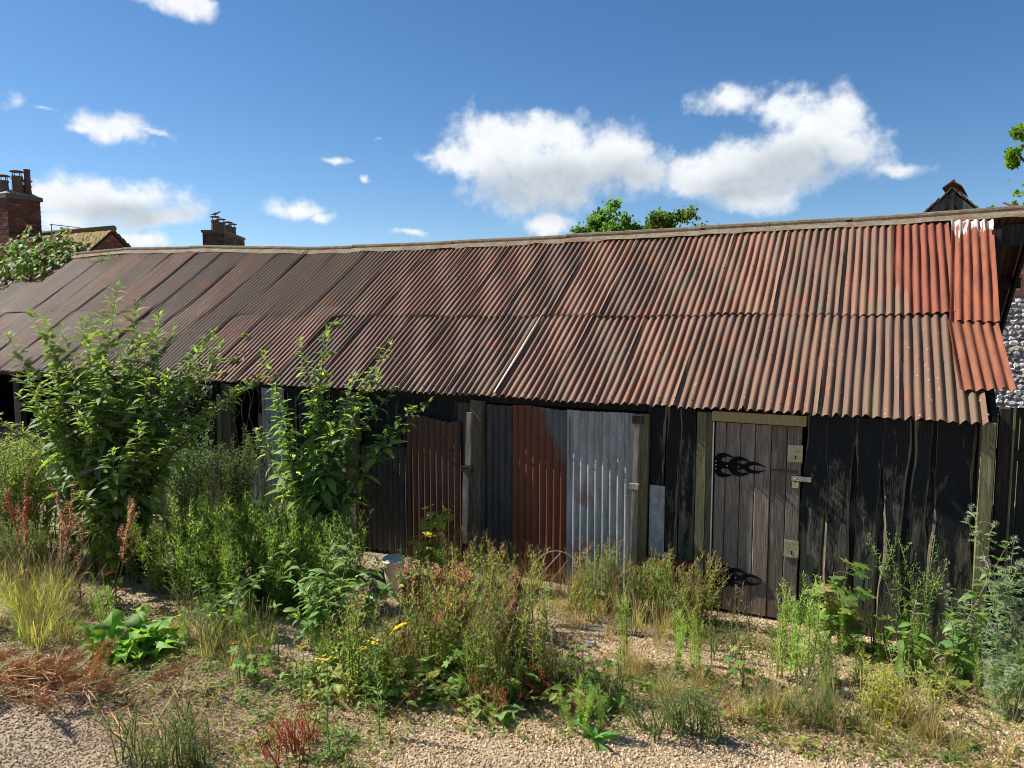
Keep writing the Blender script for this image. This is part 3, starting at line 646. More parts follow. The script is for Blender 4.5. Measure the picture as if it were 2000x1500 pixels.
# ================================================================== flint barn behind
barn = thing('flint_barn', 'flint and brick barn gable with mossy tiled roof behind the shed', 'barn', (0.94, 12.9, 0))
barn.rotation_euler = (0, 0, R(-9)); AP = 4.55; ts = 0.93
mb = MB(); hw = 3.2
V = [(-hw, 0, 0), (hw, 0, 0), (hw, 0, AP - 0.1 - hw * ts), (0, 0, AP - 0.1), (-hw, 0, AP - 0.1 - hw * ts)]
A = np.array(V); B = A + np.array([0, 8.0, 0])
mb.add(np.concatenate([A, B]), [(0, 1, 2, 3, 4), (9, 8, 7, 6, 5)] + [(i, 5 + i, 5 + (i + 1) % 5, (i + 1) % 5) for i in range(5)]); mb.build('wall', 'mortar', barn)
def brickmesh(w_, h_, d_, tint, seed):
    mb = MB(); rg = np.random.default_rng(seed); b = 0.004
    V = []
    for (x_, z_) in ((0, 0), (w_, 0), (w_, h_), (0, h_)): V.append((x_, 0.03, z_))
    for (x_, z_) in ((b, b), (w_ - b, b), (w_ - b, h_ - b), (b, h_ - b)): V.append((x_ + rg.normal(0, .001), -d_ + rg.normal(0, .001), z_ + rg.normal(0, .001)))
    mb.add(V, [(4, 5, 6, 7), (0, 1, 5, 4), (1, 2, 6, 5), (2, 3, 7, 6), (3, 0, 4, 7)], tint)
    return mb.mesh('brick', 'masonry')
BT = [(0.27, 0.10, 0.065), (0.22, 0.085, 0.06), (0.31, 0.125, 0.08), (0.12, 0.075, 0.07)]
bricks_l = [brickmesh(0.212, 0.064, 0.010, t, i) for i, t in enumerate(BT)]; bricks_s = [brickmesh(0.10, 0.064, 0.010, t, i + 9) for i, t in enumerate(BT)]
rb = random.Random(5); z_ = 2.985; row = 0
while z_ < 3.75:
    xx = 0.25 + (0.1 if row % 2 else 0.0); k = row
    lim = (AP - 0.30 - z_) / ts
    while xx < min(2.4, lim):
        s_ = (k % 3 == 2); link('brick', rb.choice(bricks_s if s_ else bricks_l), barn, (xx, -0.001, z_)); xx += 0.112 if s_ else 0.224; k += 1
    z_ += 0.076; row += 1
def flintmesh(seed):
    rg = np.random.default_rng(seed); mb = MB(); n_ = 9; V = []
    an = np.linspace(0, 6.28, n_, endpoint=False) + rg.uniform(-.2, .2, n_); r1 = rg.uniform(0.75, 1.15, n_)
    for a, r_ in zip(an, r1): V.append((r_ * math.cos(a), 0.25, r_ * math.sin(a)))
    for a, r_ in zip(an, r1): V.append((0.75 * r_ * math.cos(a), -0.25 + rg.normal(0, 0.08), 0.75 * r_ * math.sin(a)))
    V.append((rg.normal(0, .2), -0.45, rg.normal(0, .2)))
    F = [(i, (i + 1) % n_, n_ + (i + 1) % n_, n_ + i) for i in range(n_)] + [(n_ + i, n_ + (i + 1) % n_, 2 * n_) for i in range(n_)]
    pal = [(0.16, 0.16, 0.18), (0.50, 0.50, 0.51), (0.74, 0.73, 0.70), (0.06, 0.06, 0.07), (0.62, 0.58, 0.5), (0.8, 0.79, 0.78)]
    c1 = np.array(pal[seed % 6]); c2 = np.array(pal[(seed * 5 + 2) % 6])
    mb.add(V, F, np.array([c2] * n_ + [c1] * n_ + [c1 * 0.6 + c2 * 0.4]))
    return mb.mesh('flint', 'flint_stone')
flints = [flintmesh(i) for i in range(18)]
cnt = 0; z_ = 1.30
while z_ < 2.96:
    xx = 0.30 + rb.uniform(0, .06)
    while xx < 1.35:
        s_ = rb.uniform(0.030, 0.052)
        o = link('flint', rb.choice(flints), barn); o.location = (xx, -0.002, z_ + rb.uniform(-.015, .015)); o.scale = (s_ * rb.uniform(.9, 1.5), s_, s_); o.rotation_euler = (0, rb.uniform(-0.5, 0.5), 0)
        xx += s_ * 2.15; cnt += 1
    z_ += 0.078
for i in range(7):   # weatherboards filling the peak
    zz = AP - 0.18 - i * 0.13; hw_ = max(0.06, (AP - 0.12 - zz) / ts)
    if zz < 3.55: break
    mb = MB(); mb.add([(-hw_, -0.03, zz - .13), (hw_, -0.03, zz - .13), (max(.02, hw_ - .13 / ts), -0.012, zz + .005), (-max(.02, hw_ - .13 / ts), -0.012, zz + .005)], [(0, 1, 2, 3)]); mb.build('weatherboard', 'grey_board', barn)
for s_ in (-1, 1):
    mb = MB(); mb.obox((0, -0.16, AP - 0.20), (s_ * 3.3, 0, -3.3 * ts), (0, 0.03, 0), (0, 0, 0.17)); mb.build('barge_board', 'grey_board', barn)
    mb = MB(); rg = np.random.default_rng(8 + s_); sl_ = math.hypot(1, ts)
    for i in range(34):            # tile courses seen edge-on along the verge
        for j in range(6):
            t = i * 0.1; u = np.array([s_ / sl_, 0, -ts / sl_]); n_ = np.array([s_ * ts / sl_, 0, 1 / sl_])
            o_ = np.array([0, -0.20 + j * 0.17 + rg.normal(0, .004), AP - 0.02]) + u * (t - .02) + n_ * (0.03 + rg.normal(0, .006))
            mb.obox(o_, u * 0.16 - n_ * 0.022, (0, 0.163, 0), n_ * 0.014, tuple(np.array((0.11, 0.085, 0.06)) * rg.uniform(.6, 1.5)))
    tag(mb.build('roof_tiles', 'masonry', barn), kind='stuff')
mb = MB(); mb.box((-0.035, -0.19, AP - 0.36), (0.035, -0.165, AP - 0.02)); mb.build('finial_post', 'dark_wood', barn)
mb = MB(); mb.obox((-0.13, -0.2, AP + 0.02), (0.13, 0, 0.09), (0, 1.2, 0), (0.02, 0, 0.03), (0.16, .08, .055)); mb.obox((0.13, -0.2, AP + 0.02), (-0.13, 0, 0.09), (0, 1.2, 0), (-0.02, 0, 0.03), (0.16, .08, .055)); mb.build('ridge_tile', 'masonry', barn)

# ================================================================== houses to the left
def brick_courses(mb, o, u, nrm, w_, h_, seed, pal, bl=0.225, ch=0.075, proud=0.012):
    rg = np.random.default_rng(seed); o, u, nrm = map(np.array, (o, u, nrm)); z_ = 0; r_ = 0
    while z_ < h_ - 0.03:
        x_ = -0.112 * (r_ % 2)
        while x_ < w_ - 0.02:
            a, b = max(0, x_), min(w_, x_ + bl - 0.012)
            if b - a > 0.03:
                c_ = np.array(pal[rg.integers(len(pal))]) * rg.uniform(0.7, 1.25)
                mb.obox(o + u * a + np.array([0, 0, z_]) - nrm * 0.01, u * (b - a), np.array([0, 0, ch - 0.012]), nrm * (0.01 + proud + rg.normal(0, .002)), c_)
            x_ += bl
        z_ += ch; r_ += 1
BP = [(0.19, 0.075, 0.05), (0.15, 0.065, 0.045), (0.23, 0.10, 0.065), (0.10, 0.06, 0.05)]
def pot(name, parent, x_, y_, z_, r_, h_, cowl=True, mat='pot_clay'):
    mb = MB(); mb.tube([(x_, y_, z_), (x_, y_, z_ + h_ * .8), (x_, y_, z_ + h_ * .82), (x_, y_, z_ + h_)], [r_, r_ * .88, r_ * 1.05, r_], 12); p_ = mb.build(name, mat, parent)
    if cowl:
        mb = MB()
        for a in range(4): mb.tube([(x_ + r_ * .8 * math.cos(a * 1.57), y_ + r_ * .8 * math.sin(a * 1.57), z_ + h_ - .02), (x_ + r_ * .8 * math.cos(a * 1.57), y_ + r_ * .8 * math.sin(a * 1.57), z_ + h_ + .14)], 0.012, 4)
        mb.tube([(x_, y_, z_ + h_ + .13), (x_, y_, z_ + h_ + .16), (x_, y_, z_ + h_ + .20)], [r_ * 1.25, r_ * 1.2, r_ * .3], 10); c_ = mb.build('cowl', 'rust_dark', p_)
house = thing('tiled_cottage', 'brick cottage with mossy tiled roof and big chimney stack beyond creeper', 'house', (-26.0, 16.16, 0))
HX, HY = -22.35, 16.16; hs = 0.86; Ha = 5.51
def hp(x_, y_, z_): return (x_ + 26.0, y_ - 16.16, z_)
mb = MB(); V = np.array([hp(HX - .12, HY - 3.3, 0), hp(HX - .12, HY + 3.3, 0), hp(HX - .12, HY + 3.3, Ha - 3.3 * hs - .12), hp(HX - .12, HY, Ha - .12), hp(HX - .12, HY - 3.3, Ha - 3.3 * hs - .12)])
mb.add(np.concatenate([V, V + np.array([-9, 0, 0])]), [(0, 1, 2, 3, 4), (9, 8, 7, 6, 5)] + [(i, 5 + i, 5 + (i + 1) % 5, (i + 1) % 5) for i in range(5)]); mb.build('wall', 'mortar_dark', house)
mb = MB(); rg = np.random.default_rng(4); z_ = 3.6
while z_ < Ha - .2:
    half = (Ha - .16 - z_) / hs - .05
    yy = -half
    while yy < half:
        b = min(half, yy + .213)
        if b - yy > .04: mb.obox(np.array(hp(HX - .125, HY + yy, z_)), (0, b - yy, 0), (0, 0, .063), (.016, 0, 0), np.array(BP[rg.integers(4)]) * rg.uniform(.7, 1.3))
        yy += .225
    z_ += .075
tag(mb.build('gable_bricks', 'masonry', house), kind='stuff')
for s_ in (-1, 1):
    mb = MB(); rg = np.random.default_rng(14 + s_); sl_ = math.hypot(1, hs)
    rows_ = 30 if s_ < 0 else 8; cols = 26
    for i in range(rows_):
        for j in range(cols):
            u = np.array([0, s_ / sl_, -hs / sl_]); n_ = np.array([0, s_ * hs / sl_, 1 / sl_]); x1 = HX - j * .17 - (.085 if i % 2 else 0)
            o_ = np.array(hp(x1 - .166, HY, Ha)) + u * (i * .105) + n_ * (.02 + rg.normal(0, .005))
            moss = rg.random() < 0.35 + 0.45 * math.exp(-((j - 3) / 5) ** 2) * (i < 16)
            c_ = np.array((0.20, 0.165, 0.045)) if moss else np.array((0.27, 0.155, 0.085))
            mb.obox(o_, u * .16 - n_ * .018, (.163, 0, 0), n_ * .014, c_ * rg.uniform(.65, 1.3))
    tag(mb.build('roof_tiles', 'masonry', house), kind='stuff')
    mb = MB(); mb.obox(np.array(hp(HX - 9, HY, Ha - .02)), (9 - .02, 0, 0), (0, s_ * 3.5, -3.5 * hs), (0, 0, .03)); mb.build('roof_deck', 'mortar_dark', house)
mb = MB(); mb.tube([hp(HX - 9, HY, Ha + .03), hp(HX + .02, HY, Ha + .03)], .10, 8, (.19, .14, .07)); mb.build('ridge_tile', 'masonry', house, smooth=True)
# big stack
ck = part(bpy.data.objects.new('chimney', None)); col.objects.link(ck); ck.parent = house; ck.matrix_parent_inverse = Matrix.Identity(4); ck.location = (0, 0, 0)
cx1, cy0, cy1 = -25.0, 14.43, 15.47
mb = MB(); mb.box(np.array(hp(cx1 - 1.3, cy0, 3.6)), np.array(hp(cx1, cy1, 6.45))); mb.box(np.array(hp(cx1 - 1.36, cy0 - .06, 6.46)), np.array(hp(cx1 + .06, cy1 + .06, 6.60)), jit=.01); mb.build('stack', 'mortar_dark', ck)
mb = MB()
brick_courses(mb, hp(cx1, cy0, 4.0), (0, 1, 0), (1, 0, 0), cy1 - cy0, 2.46, 1, BP); brick_courses(mb, hp(cx1 - 1.3, cy0, 4.0), (1, 0, 0), (0, -1, 0), 1.3, 2.46, 2, BP)
tag(mb.build('stack_bricks', 'masonry', ck), kind='stuff')
mb = MB(); mb.add([hp(cx1 - 1.36, cy0 - .06, 6.60), hp(cx1 + .06, cy0 - .06, 6.60), hp(cx1 + .06, cy1 + .06, 6.60), hp(cx1 - 1.36, cy1 + .06, 6.60), hp(cx1 - 1.0, cy0 + .2, 6.78), hp(cx1 - .3, cy0 + .2, 6.78), hp(cx1 - .3, cy1 - .2, 6.78), hp(cx1 - 1.0, cy1 - .2, 6.78)],
   [(0, 1, 5, 4), (1, 2, 6, 5), (2, 3, 7, 6), (3, 0, 4, 7), (4, 5, 6, 7)]); mb.build('flaunching', 'mortar', ck)
for (a, b, r_, h_) in ((-.45, .18, .15, .34), (-.30, .52, .17, .52), (-.25, .80, .13, .26)):
    p_ = hp(cx1 + a, cy0 + b, 6.72); pot('pot', ck, *p_, r_, h_)
p_ = hp(cx1 - .15, cy1 - .28, 6.70); mb = MB(); mb.tube([p_, (p_[0], p_[1], p_[2] + .72), (p_[0], p_[1], p_[2] + .78)], [.095, .09, .11], 10); mb.build('flue_pipe', 'rust_dark', ck)
ant = thing('tv_aerial', 'thin metal television aerial sticking up beside the big chimney stack', 'aerial', (-24.2, 15.3, 4.6))
mb = MB(); mb.tube([(0, 0, -0.5), (0, 0, 1.1)], .018, 6); mb.build('mast', 'aluminium', ant)
mb = MB(); mb.tube([(-.05, -.02, 1.08), (.72, .52, .98)], .014, 5); mb.build('boom', 'aluminium', ant)
for i in range(10):
    t = i / 9; c_ = np.array([.02 + .68 * t, .02 + .48 * t, 1.07 - .09 * t]); mb = MB(); mb.tube([c_ + (-.05, .07, 0.0), c_ + (.05, -.07, 0)], .006, 4); mb.build('element', 'aluminium', ant)
# creeping second stack in the distance
far = thing('distant_chimney', 'dark brick chimney stack with four cowled pots rising behind the ridge', 'chimney', (-27.5, 25.5, 0))
A0 = np.array([-27.12, 25.12, 0]); A1 = np.array([-28.88, 28.05, 0]); u = unit(A1 - A0); nr = np.array([u[1], -u[0], 0]); Lc = np.linalg.norm(A1 - A0); wdt = 0.95
o0 = A0 - np.array([-27.5, 25.5, 0])
mb = MB(); mb.obox(o0 + (0, 0, 3.0), u * Lc, -nr * wdt, (0, 0, 3.52)); mb.obox(o0 + (0, 0, 6.53) - u * .05 + nr * .05, u * (Lc + .1), -nr * (wdt + .1), (0, 0, .12)); mb.build('stack', 'mortar_dark', far)
mb = MB(); DK = [(0.085, .06, .045), (.11, .075, .05), (.06, .045, .04), (.12, .10, .06)]
brick_courses(mb, o0 + (0, 0, 4.6), u, nr, Lc, 1.9, 3, DK, proud=.02); brick_courses(mb, o0 + (0, 0, 4.6) - nr * wdt, nr, -u, wdt, 1.9, 5, DK, proud=.02); tag(mb.build('stack_bricks', 'masonry', far), kind='stuff')
for i, t in enumerate((.1, .36, .68, .9)):
    p_ = o0 + u * Lc * t - nr * wdt * .5; pot('pot', far, p_[0], p_[1], 6.66, .19, .48)
bp_ = o0 + u * Lc * .1 - nr * wdt * .5 + np.array([-27.5, 25.5, 0])
bird = thing('bird', 'small grey bird perched on a chimney cowl', 'bird', (bp_[0], bp_[1], 7.335))
mb = MB(); t = np.linspace(0, 1, 9)
pts = np.stack([-.20 + .38 * t, .0 * t, .05 + .10 * t ** 1.3], 1); mb.tube(pts, [.006, .018, .022, .045, .06, .062, .05, .036, .03], 8)
mb.tube([(.17, 0, .14), (.20, 0, .175), (.225, 0, .19), (.25, 0, .19), (.275, 0, .183)], [.03, .032, .032, .022, .003], 8); mb.build('body', 'feather', bird, smooth=True)
bird.rotation_euler = (0, 0, R(30))
for s_ in (-1, 1): mb = MB(); mb.tube([(.02, .02 * s_, .06), (.03, .02 * s_, 0)], .005, 4); mb.build('leg', 'rust_dark', bird)

# ================================================================== trees behind
def make_tree(name, label, base, h, crown, nleaf, seed, size, colr, group=None):
    rg = np.random.default_rng(seed); t = thing(name, label, 'tree', base, group)
    mb = MB(); tr = h * .5
    mb.tube([(0, 0, -.2), (.05, 0, tr * .5), (0, .05, tr)], [.24, .19, .15], 8, (.09, .07, .05)); mb.build('trunk', 'bark', t, smooth=True)
    cl_ = []
    for (cx_, cy_, cz_, r_) in crown:
        mb = MB(); e_ = np.array([cx_, cy_, cz_]); s_ = np.array([0, 0, tr * .9]); mid = (s_ + e_) / 2 + rg.normal(0, .2, 3)
        mb.tube([s_, mid, e_], [.09, .06, .02], 6, (.09, .07, .05)); mb.build('limb', 'bark', t, smooth=True)
        k = int(26 * r_ ** 2)
        d = rg.normal(size=(k, 3)); d /= np.linalg.norm(d, axis=1, keepdims=True)
        cl_.append(np.column_stack([e_ + d * r_ * rg.uniform(.45, 1.05, (k, 1)), np.full(k, r_ * .28)]))
    cl_ = np.concatenate(cl_); per = max(6, nleaf // len(cl_)); mb = MB()
    for c_ in cl_:
        n_ = int(per * rg.uniform(.5, 1.4)); br = rg.uniform(.7, 1.3)
        pos = c_[:3] + rg.normal(0, c_[3] * .6, (n_, 3)); u = rg.normal(size=(n_, 3)); u[:, 2] -= .3; u /= np.linalg.norm(u, axis=1, keepdims=True)
        q = rg.normal(size=(n_, 3)); q = np.cross(u, q); q /= np.linalg.norm(q, axis=1, keepdims=True); s_ = size * rg.uniform(.6, 1.2, (n_, 1))
        nn = np.cross(u, q)
        V = np.stack([pos, pos + u * s_ * .45 + q * s_ * .42 + nn * s_ * .08, pos + u * s_, pos + u * s_ * .45 - q * s_ * .42 + nn * s_ * .08], 1).reshape(-1, 3)
        cc = np.repeat(np.array(colr) * br * rg.uniform(.75, 1.3, (n_, 1)), 4, 0)
        mb.add(V, [(4 * i, 4 * i + 1, 4 * i + 2, 4 * i + 3) for i in range(n_)], cc)
    tag(mb.build('crown', 'leaf', t), kind='stuff')
    return t
make_tree('broadleaf_tree', 'green leafy tree with a tall rounded top behind the middle of the ridge', (-7.95, 23.3, 0), 6.6, [(-.1, 0, 5.75, .62), (.35, .2, 5.5, .55), (-.55, 0, 5.2, .6), (0, .2, 4.9, .9), (-1.1, -.3, 4.75, .5), (.5, .2, 4.9, .6), (-1.7, -.6, 4.8, .38), (-2.0, -.95, 4.75, .38), (-1.3, -.6, 5.05, .45), (.9, .4, 5.15, .5)], 15000, 1, .12, (.085, .165, .03))
make_tree('broadleaf_tree', 'lower spreading green tree right of the taller tree behind the ridge', (-6.0, 24.1, 0), 6.1, [(-.35, -.1, 5.55, .6), (.15, .1, 5.45, .62), (.75, .3, 5.3, .6), (-.2, 0, 4.8, .9), (.4, .2, 4.8, .8), (1.1, .5, 5.05, .36), (-1.1, -.4, 4.95, .55), (-.8, -.2, 5.1, .45), (1.35, .65, 5.0, .42)], 18000, 2, .12, (.085, .165, .03))
make_tree('maple_tree', 'bright green maple branches hanging in beyond the flint barn', (4.6, 18.6, 0), 7.5, [(-1.95, 0, 6.55, .32), (-2.1, 0, 6.0, .28), (-1.1, .3, 6.5, .7), (-.3, .3, 6.2, 1.1), (-2.35, -.1, 5.05, .3), (-1.6, 0, 4.6, .8), (-.6, 0, 5.0, 1.1), (-2.2, .2, 4.3, .5), (-2.35, 0, 3.8, .5), (-1.8, 0, 3.6, .7)], 14000, 3, .13, (.10, .20, .025))

# ================================================================== PLANTS
def lance(s): return np.sin(math.pi * np.clip(s, 0, 1) ** 0.75) ** 0.9
def ovate(s): return np.sin(math.pi * np.clip(s, 0, 1) ** 0.6) ** 0.8
def oblong(s): return np.clip(np.sin(math.pi * s ** 0.9), 0, 1) ** 0.45
def needle(s): return np.sin(math.pi * np.clip(s, 0.03, 1) ** 0.6)
_lc = {}
def leaf_unit(kind, curl, nseg):
    key = (kind, round(curl, 1), nseg)
    if key not in _lc:
        cu = key[1]; s = np.linspace(0, 1, nseg + 1); ang = cu * s
        cx = np.cumsum(np.r_[0, np.cos((ang[1:] + ang[:-1]) / 2)]) / nseg; cz = -np.cumsum(np.r_[0, np.sin((ang[1:] + ang[:-1]) / 2)]) / nseg
        wd = {'lance': lance, 'ovate': ovate, 'oblong': oblong, 'needle': needle}[kind](s) * 0.5; wd[0] = 0.04; wd[-1] = 0.02
        if nseg <= 1: wd = np.array([0.5, 0.05])
        V = np.stack([np.stack([cx, wd, cz, wd * 0.35], 1), np.stack([cx, wd * 0, cz, wd * 0], 1), np.stack([cx, -wd, cz, wd * 0.35], 1)], 1).reshape(-1, 4)
        F = []
        for i in range(nseg): a = i * 3; F += [(a, a + 3, a + 4, a + 1), (a + 1, a + 4, a + 5, a + 2)]
        _lc[key] = (V, F)
    return _lc[key]
def leaf(mb, p, d, L, W, c, curl=0.6, nseg=3, kind='lance', roll=0.0, up=(0, 0, 1), fold=1.0, mat=0):
    d = unit(d); s = np.cross(up, d)
    if np.linalg.norm(s) < 1e-3: s = np.array([1.0, 0, 0])
    s = unit(s); n_ = np.cross(d, s)
    if roll: cr, sr = math.cos(roll), math.sin(roll); s, n_ = s * cr + n_ * sr, n_ * cr - s * sr
    U, F = leaf_unit(kind, curl, nseg)
    V = np.asarray(p) + np.outer(U[:, 0] * L, d) + np.outer(U[:, 1] * W, s) + np.outer(U[:, 2] * L + U[:, 3] * W * fold, n_)
    mb.add(V, F, c, mat)
def leaf_obj_mesh(L, W, curl, kind, c, seed, wave=0.0, nseg=6, teeth=0.0, mat='leaf'):
    rg = np.random.default_rng(seed); U, F = leaf_unit(kind, curl, nseg); U = U.copy()
    ph = rg.uniform(0, 6.28); w_ = wave * np.sin(U[:, 0] * 17 + ph + np.sign(U[:, 1]) * 1.2) * (np.abs(U[:, 1]) > 0.01)
    V = np.stack([U[:, 0] * L, U[:, 1] * W * (1 + 1.5 * w_), U[:, 2] * L + U[:, 3] * W * 0.8 + w_ * W], 1)
    mb = MB(); cc = np.array(c) * np.where(np.abs(U[:, 1:2]) < 0.01, 1.15, 1.0); mb.add(V, F, cc)
    return mb.mesh('leaf', mat, True)
def lobed_mesh(r_, c, seed, nl=5, deep=0.5, cup=0.15):
    rg = np.random.default_rng(seed); V = [(0, 0, 0)]; F = []; n_ = nl * 4
    for i in range(n_ + 1):
        a = -2.45 + 4.9 * i / n_; k = (i / 4.0) % 1; lobe = abs(math.cos(math.pi * i / 4)) ; env = 1 - 0.35 * (abs(a) / 2.45) ** 1.5
        rr_ = r_ * env * ((1 - deep) + deep * lobe) * rg.uniform(.92, 1.06)
        V.append((rr_ * math.cos(a) + r_ * .12, rr_ * math.sin(a), -cup * rr_ * rr_ / r_ + rg.normal(0, .02 * r_) + .05 * r_ * math.cos(2 * math.pi * i / 4)))
    V = np.array(V); V[:, 0] += r_ * .1
    F = [(0, i, i + 1) for i in range(1, n_ + 1)]
    mb = MB(); mb.add(V, F, np.array(c)); return mb.mesh('leaf', 'leaf', False)
def dirmat(p, d, up=(0, 0, 1), roll=0.0, s=1.0):
    d = unit(d); a = np.cross(up, d); a = unit(a) if np.linalg.norm(a) > 1e-3 else np.array([1.0, 0, 0]); n_ = np.cross(d, a)
    cr, sr = math.cos(roll), math.sin(roll); a, n_ = a * cr + n_ * sr, n_ * cr - a * sr
    return frame3(d * s, a * s, n_ * s, p)
def vary(rg, c, k=0.2): c = np.array(c); return c * rg.uniform(1 - k, 1 + k) * np.array([rg.uniform(.88, 1.15), 1, rg.uniform(.85, 1.15)])
def az_dir(a, e): return np.array([math.cos(a) * math.cos(e), math.sin(a) * math.cos(e), math.sin(e)])
def at_ground(x, y): return (x, y, float(zg(x, y)))

# ---- butterfly bushes: woody stems, opposite drooping leaves; the biggest leaves are pieces of their own
BUD = [(.15, .27, .075), (.125, .23, .065), (.17, .30, .075), (.25, .32, .18), (.105, .20, .06), (.20, .32, .065)]
bud_leaf = [leaf_obj_mesh(1, .33, cu, 'lance', BUD[i % 6], i, .04) for i, cu in enumerate((.5, .8, 1.1, 1.4, .7, 1.0, .3, 1.2, .9, .6, 1.3, .8))]
def butterfly_bush(label, base, stems, seed, leafL=0.19, maxobj=300, group=None, bare=0.12, axil=0.6, node=0.085, stemc=(.13, .10, .075)):
    rg = np.random.default_rng(seed); bz = float(zg(*base)); t = thing('butterfly_bush', label, 'shrub', (base[0], base[1], bz), group)
    big = []; mb = MB()
    for (tx, ty, tz, ox, oy) in stems:
        tip = np.array([tx - base[0], ty - base[1], tz - bz]); b0 = np.array([ox, oy, -0.03]); L = np.linalg.norm(tip - b0)
        n_ = 9; tt = np.linspace(0, 1, n_)[:, None]; bow = np.array([tip[0] - ox, tip[1] - oy, 0]) * -.22
        pts = b0 + (tip - b0) * tt + bow * np.sin(math.pi * tt) + np.cumsum(rg.normal(0, .008, (n_, 3)), 0)
        sm = MB(); sm.tube(pts, np.linspace(.004 + .0038 * L, .0025, n_), 5, np.array(stemc) * rg.uniform(.8, 1.3)); sm.build('stem', 'stalk', t, smooth=True)
        k = max(5, int(L / node)); a0 = rg.uniform(0, 6.28)
        for i in range(k):
            f = bare + (1 - bare) * (i + rg.uniform(-.2, .2)) / k; f = min(.995, max(0, f)); q = f * (n_ - 1); j = min(n_ - 2, int(q)); p = pts[j] + (pts[j + 1] - pts[j]) * (q - j)
            sz = leafL * (1.0 if f < .6 else 1.0 - (f - .6) * 1.15) * (0.8 + .3 * min(1, f / .25)) * (1.15 if f < .5 else 1)
            for s in (0, math.pi):
                if rg.random() < (.25 if f < .25 else .06): continue
                a = a0 + i * math.pi / 2 + s + rg.normal(0, .25); e = rg.uniform(-.35, .45) + (.65 if f > .9 else (.15 if f > .6 else -.1))
                big.append((p, az_dir(a, e), sz * rg.uniform(.75, 1.15), rg.normal(0, .35)))
                if rg.random() < axil * (1 if f > .2 else .4):      # small leaves in the axil
                    m_ = rg.integers(2, 5); c_ = p + az_dir(a, .7) * rg.uniform(.02, .07)
                    for _ in range(m_): big.append((c_, az_dir(a + rg.normal(0, 1.0), rg.uniform(0, 1.0)), sz * rg.uniform(.3, .55), rg.normal(0, .4)))
        for _ in range(8): big.append((pts[-1], az_dir(rg.uniform(0, 6.28), rg.uniform(.5, 1.3)), leafL * rg.uniform(.2, .45), rg.normal(0, .3)))
    big.sort(key=lambda b: -b[2])
    for i, (p, d, L, r_) in enumerate(big):
        if i < maxobj:
            link('leaf', bud_leaf[rg.integers(12)], t, mat=dirmat(p, d, roll=r_, s=L))
        else:
            leaf(mb, p, d, L, L * .33, vary(rg, BUD[rg.integers(6)]), rg.choice([.4, .8, 1.1]), 3, 'lance', r_)
    if mb.n: tag(mb.build('foliage', 'leaf', t, smooth=True), kind='stuff')
    return t
rg0 = np.random.default_rng(2)
def stems_for(base, tips, sp=.15):
    return [(x, y, z, rg0.uniform(-sp, sp), rg0.uniform(-sp, sp)) for x, y, z in tips]
B1 = (-6.95, 4.85)
t1 = [(-6.75, 4.9, 2.98), (-6.9, 4.8, 2.75), (-7.65, 4.55, 2.72), (-7.5, 4.7, 2.5), (-6.4, 5.1, 2.75), (-6.15, 5.1, 2.6), (-5.85, 5.3, 2.55), (-6.95, 4.6, 2.65), (-7.1, 5.1, 2.5), (-5.6, 5.1, 2.3), (-6.5, 4.5, 2.35), (-7.95, 4.6, 2.3), (-6.0, 4.6, 2.2), (-7.2, 4.3, 2.1), (-5.5, 4.95, 1.9), (-6.6, 4.3, 1.75), (-7.7, 4.2, 1.75), (-6.1, 4.3, 1.5), (-5.75, 5.0, 2.4), (-7.3, 4.9, 2.3), (-6.3, 4.8, 2.5), (-5.9, 4.8, 2.15), (-6.8, 4.35, 2.2), (-8.0, 4.7, 1.8), (-5.4, 5.2, 2.0), (-6.35, 4.2, 1.1), (-7.0, 4.2, 1.4), (-7.6, 4.4, 2.1), (-6.5, 4.9, 2.6), (-5.75, 4.75, 1.6), (-8.1, 4.6, 2.5), (-7.8, 4.8, 2.65), (-7.3, 4.6, 2.6), (-7.1, 4.8, 2.7), (-6.6, 5.0, 2.85), (-6.2, 4.9, 2.6), (-5.7, 5.2, 2.4), (-5.3, 5.3, 2.15), (-7.45, 4.3, 1.9), (-5.95, 4.45, 1.75)]
butterfly_bush('tallest butterfly bush with big drooping leaves reaching above the eaves', B1, stems_for(B1, t1, .34), 1, .205, 300, axil=.95, node=.062)
B2 = (-5.2, 5.95)
t2 = [(-5.09, 6.05, 2.52), (-5.35, 5.95, 2.47), (-5.72, 5.8, 2.36), (-4.45, 6.25, 2.38), (-4.35, 6.2, 1.95), (-3.98, 6.2, 1.84), (-5.5, 5.7, 1.9), (-4.9, 5.8, 1.6), (-4.6, 5.9, 1.75), (-5.9, 5.75, 1.45), (-4.9, 6.2, 2.05), (-5.4, 5.5, 1.2), (-5.2, 6.0, 2.2), (-4.55, 6.2, 2.1), (-4.15, 6.15, 1.75)]
butterfly_bush('slender butterfly bush standing before the rusty wall sheets', B2, stems_for(B2, t2, .12), 2, .215, 300, axil=.75, node=.07)
B3 = (-3.75, 4.45)
t3 = [(-3.75, 4.4, .95), (-4.15, 4.3, .85), (-3.35, 4.5, .85), (-3.15, 4.65, .72), (-4.3, 4.55, .62), (-3.6, 4.1, .60), (-4.0, 4.0, .48), (-3.3, 4.2, .5), (-3.75, 4.75, .9), (-3.9, 4.15, .72)]
butterfly_bush('low sprawling butterfly bush with pale arching leaves before the taller one', B3, stems_for(B3, t3, .08), 3, .19, 200, axil=.5, node=.06)
B4 = (-4.65, 4.3)
t4 = [(-4.65, 4.3, .70), (-4.95, 4.2, .55), (-4.35, 4.2, .62), (-4.4, 4.5, .7), (-5.0, 4.45, .6), (-4.6, 4.0, .42), (-4.85, 3.95, .36), (-4.25, 4.0, .45)]
butterfly_bush('small grey-green butterfly bush beside the leafy dock rosette', B4, stems_for(B4, t4, .08), 4, .125, 160, axil=.5, node=.045)
B5 = (.33, 6.0)
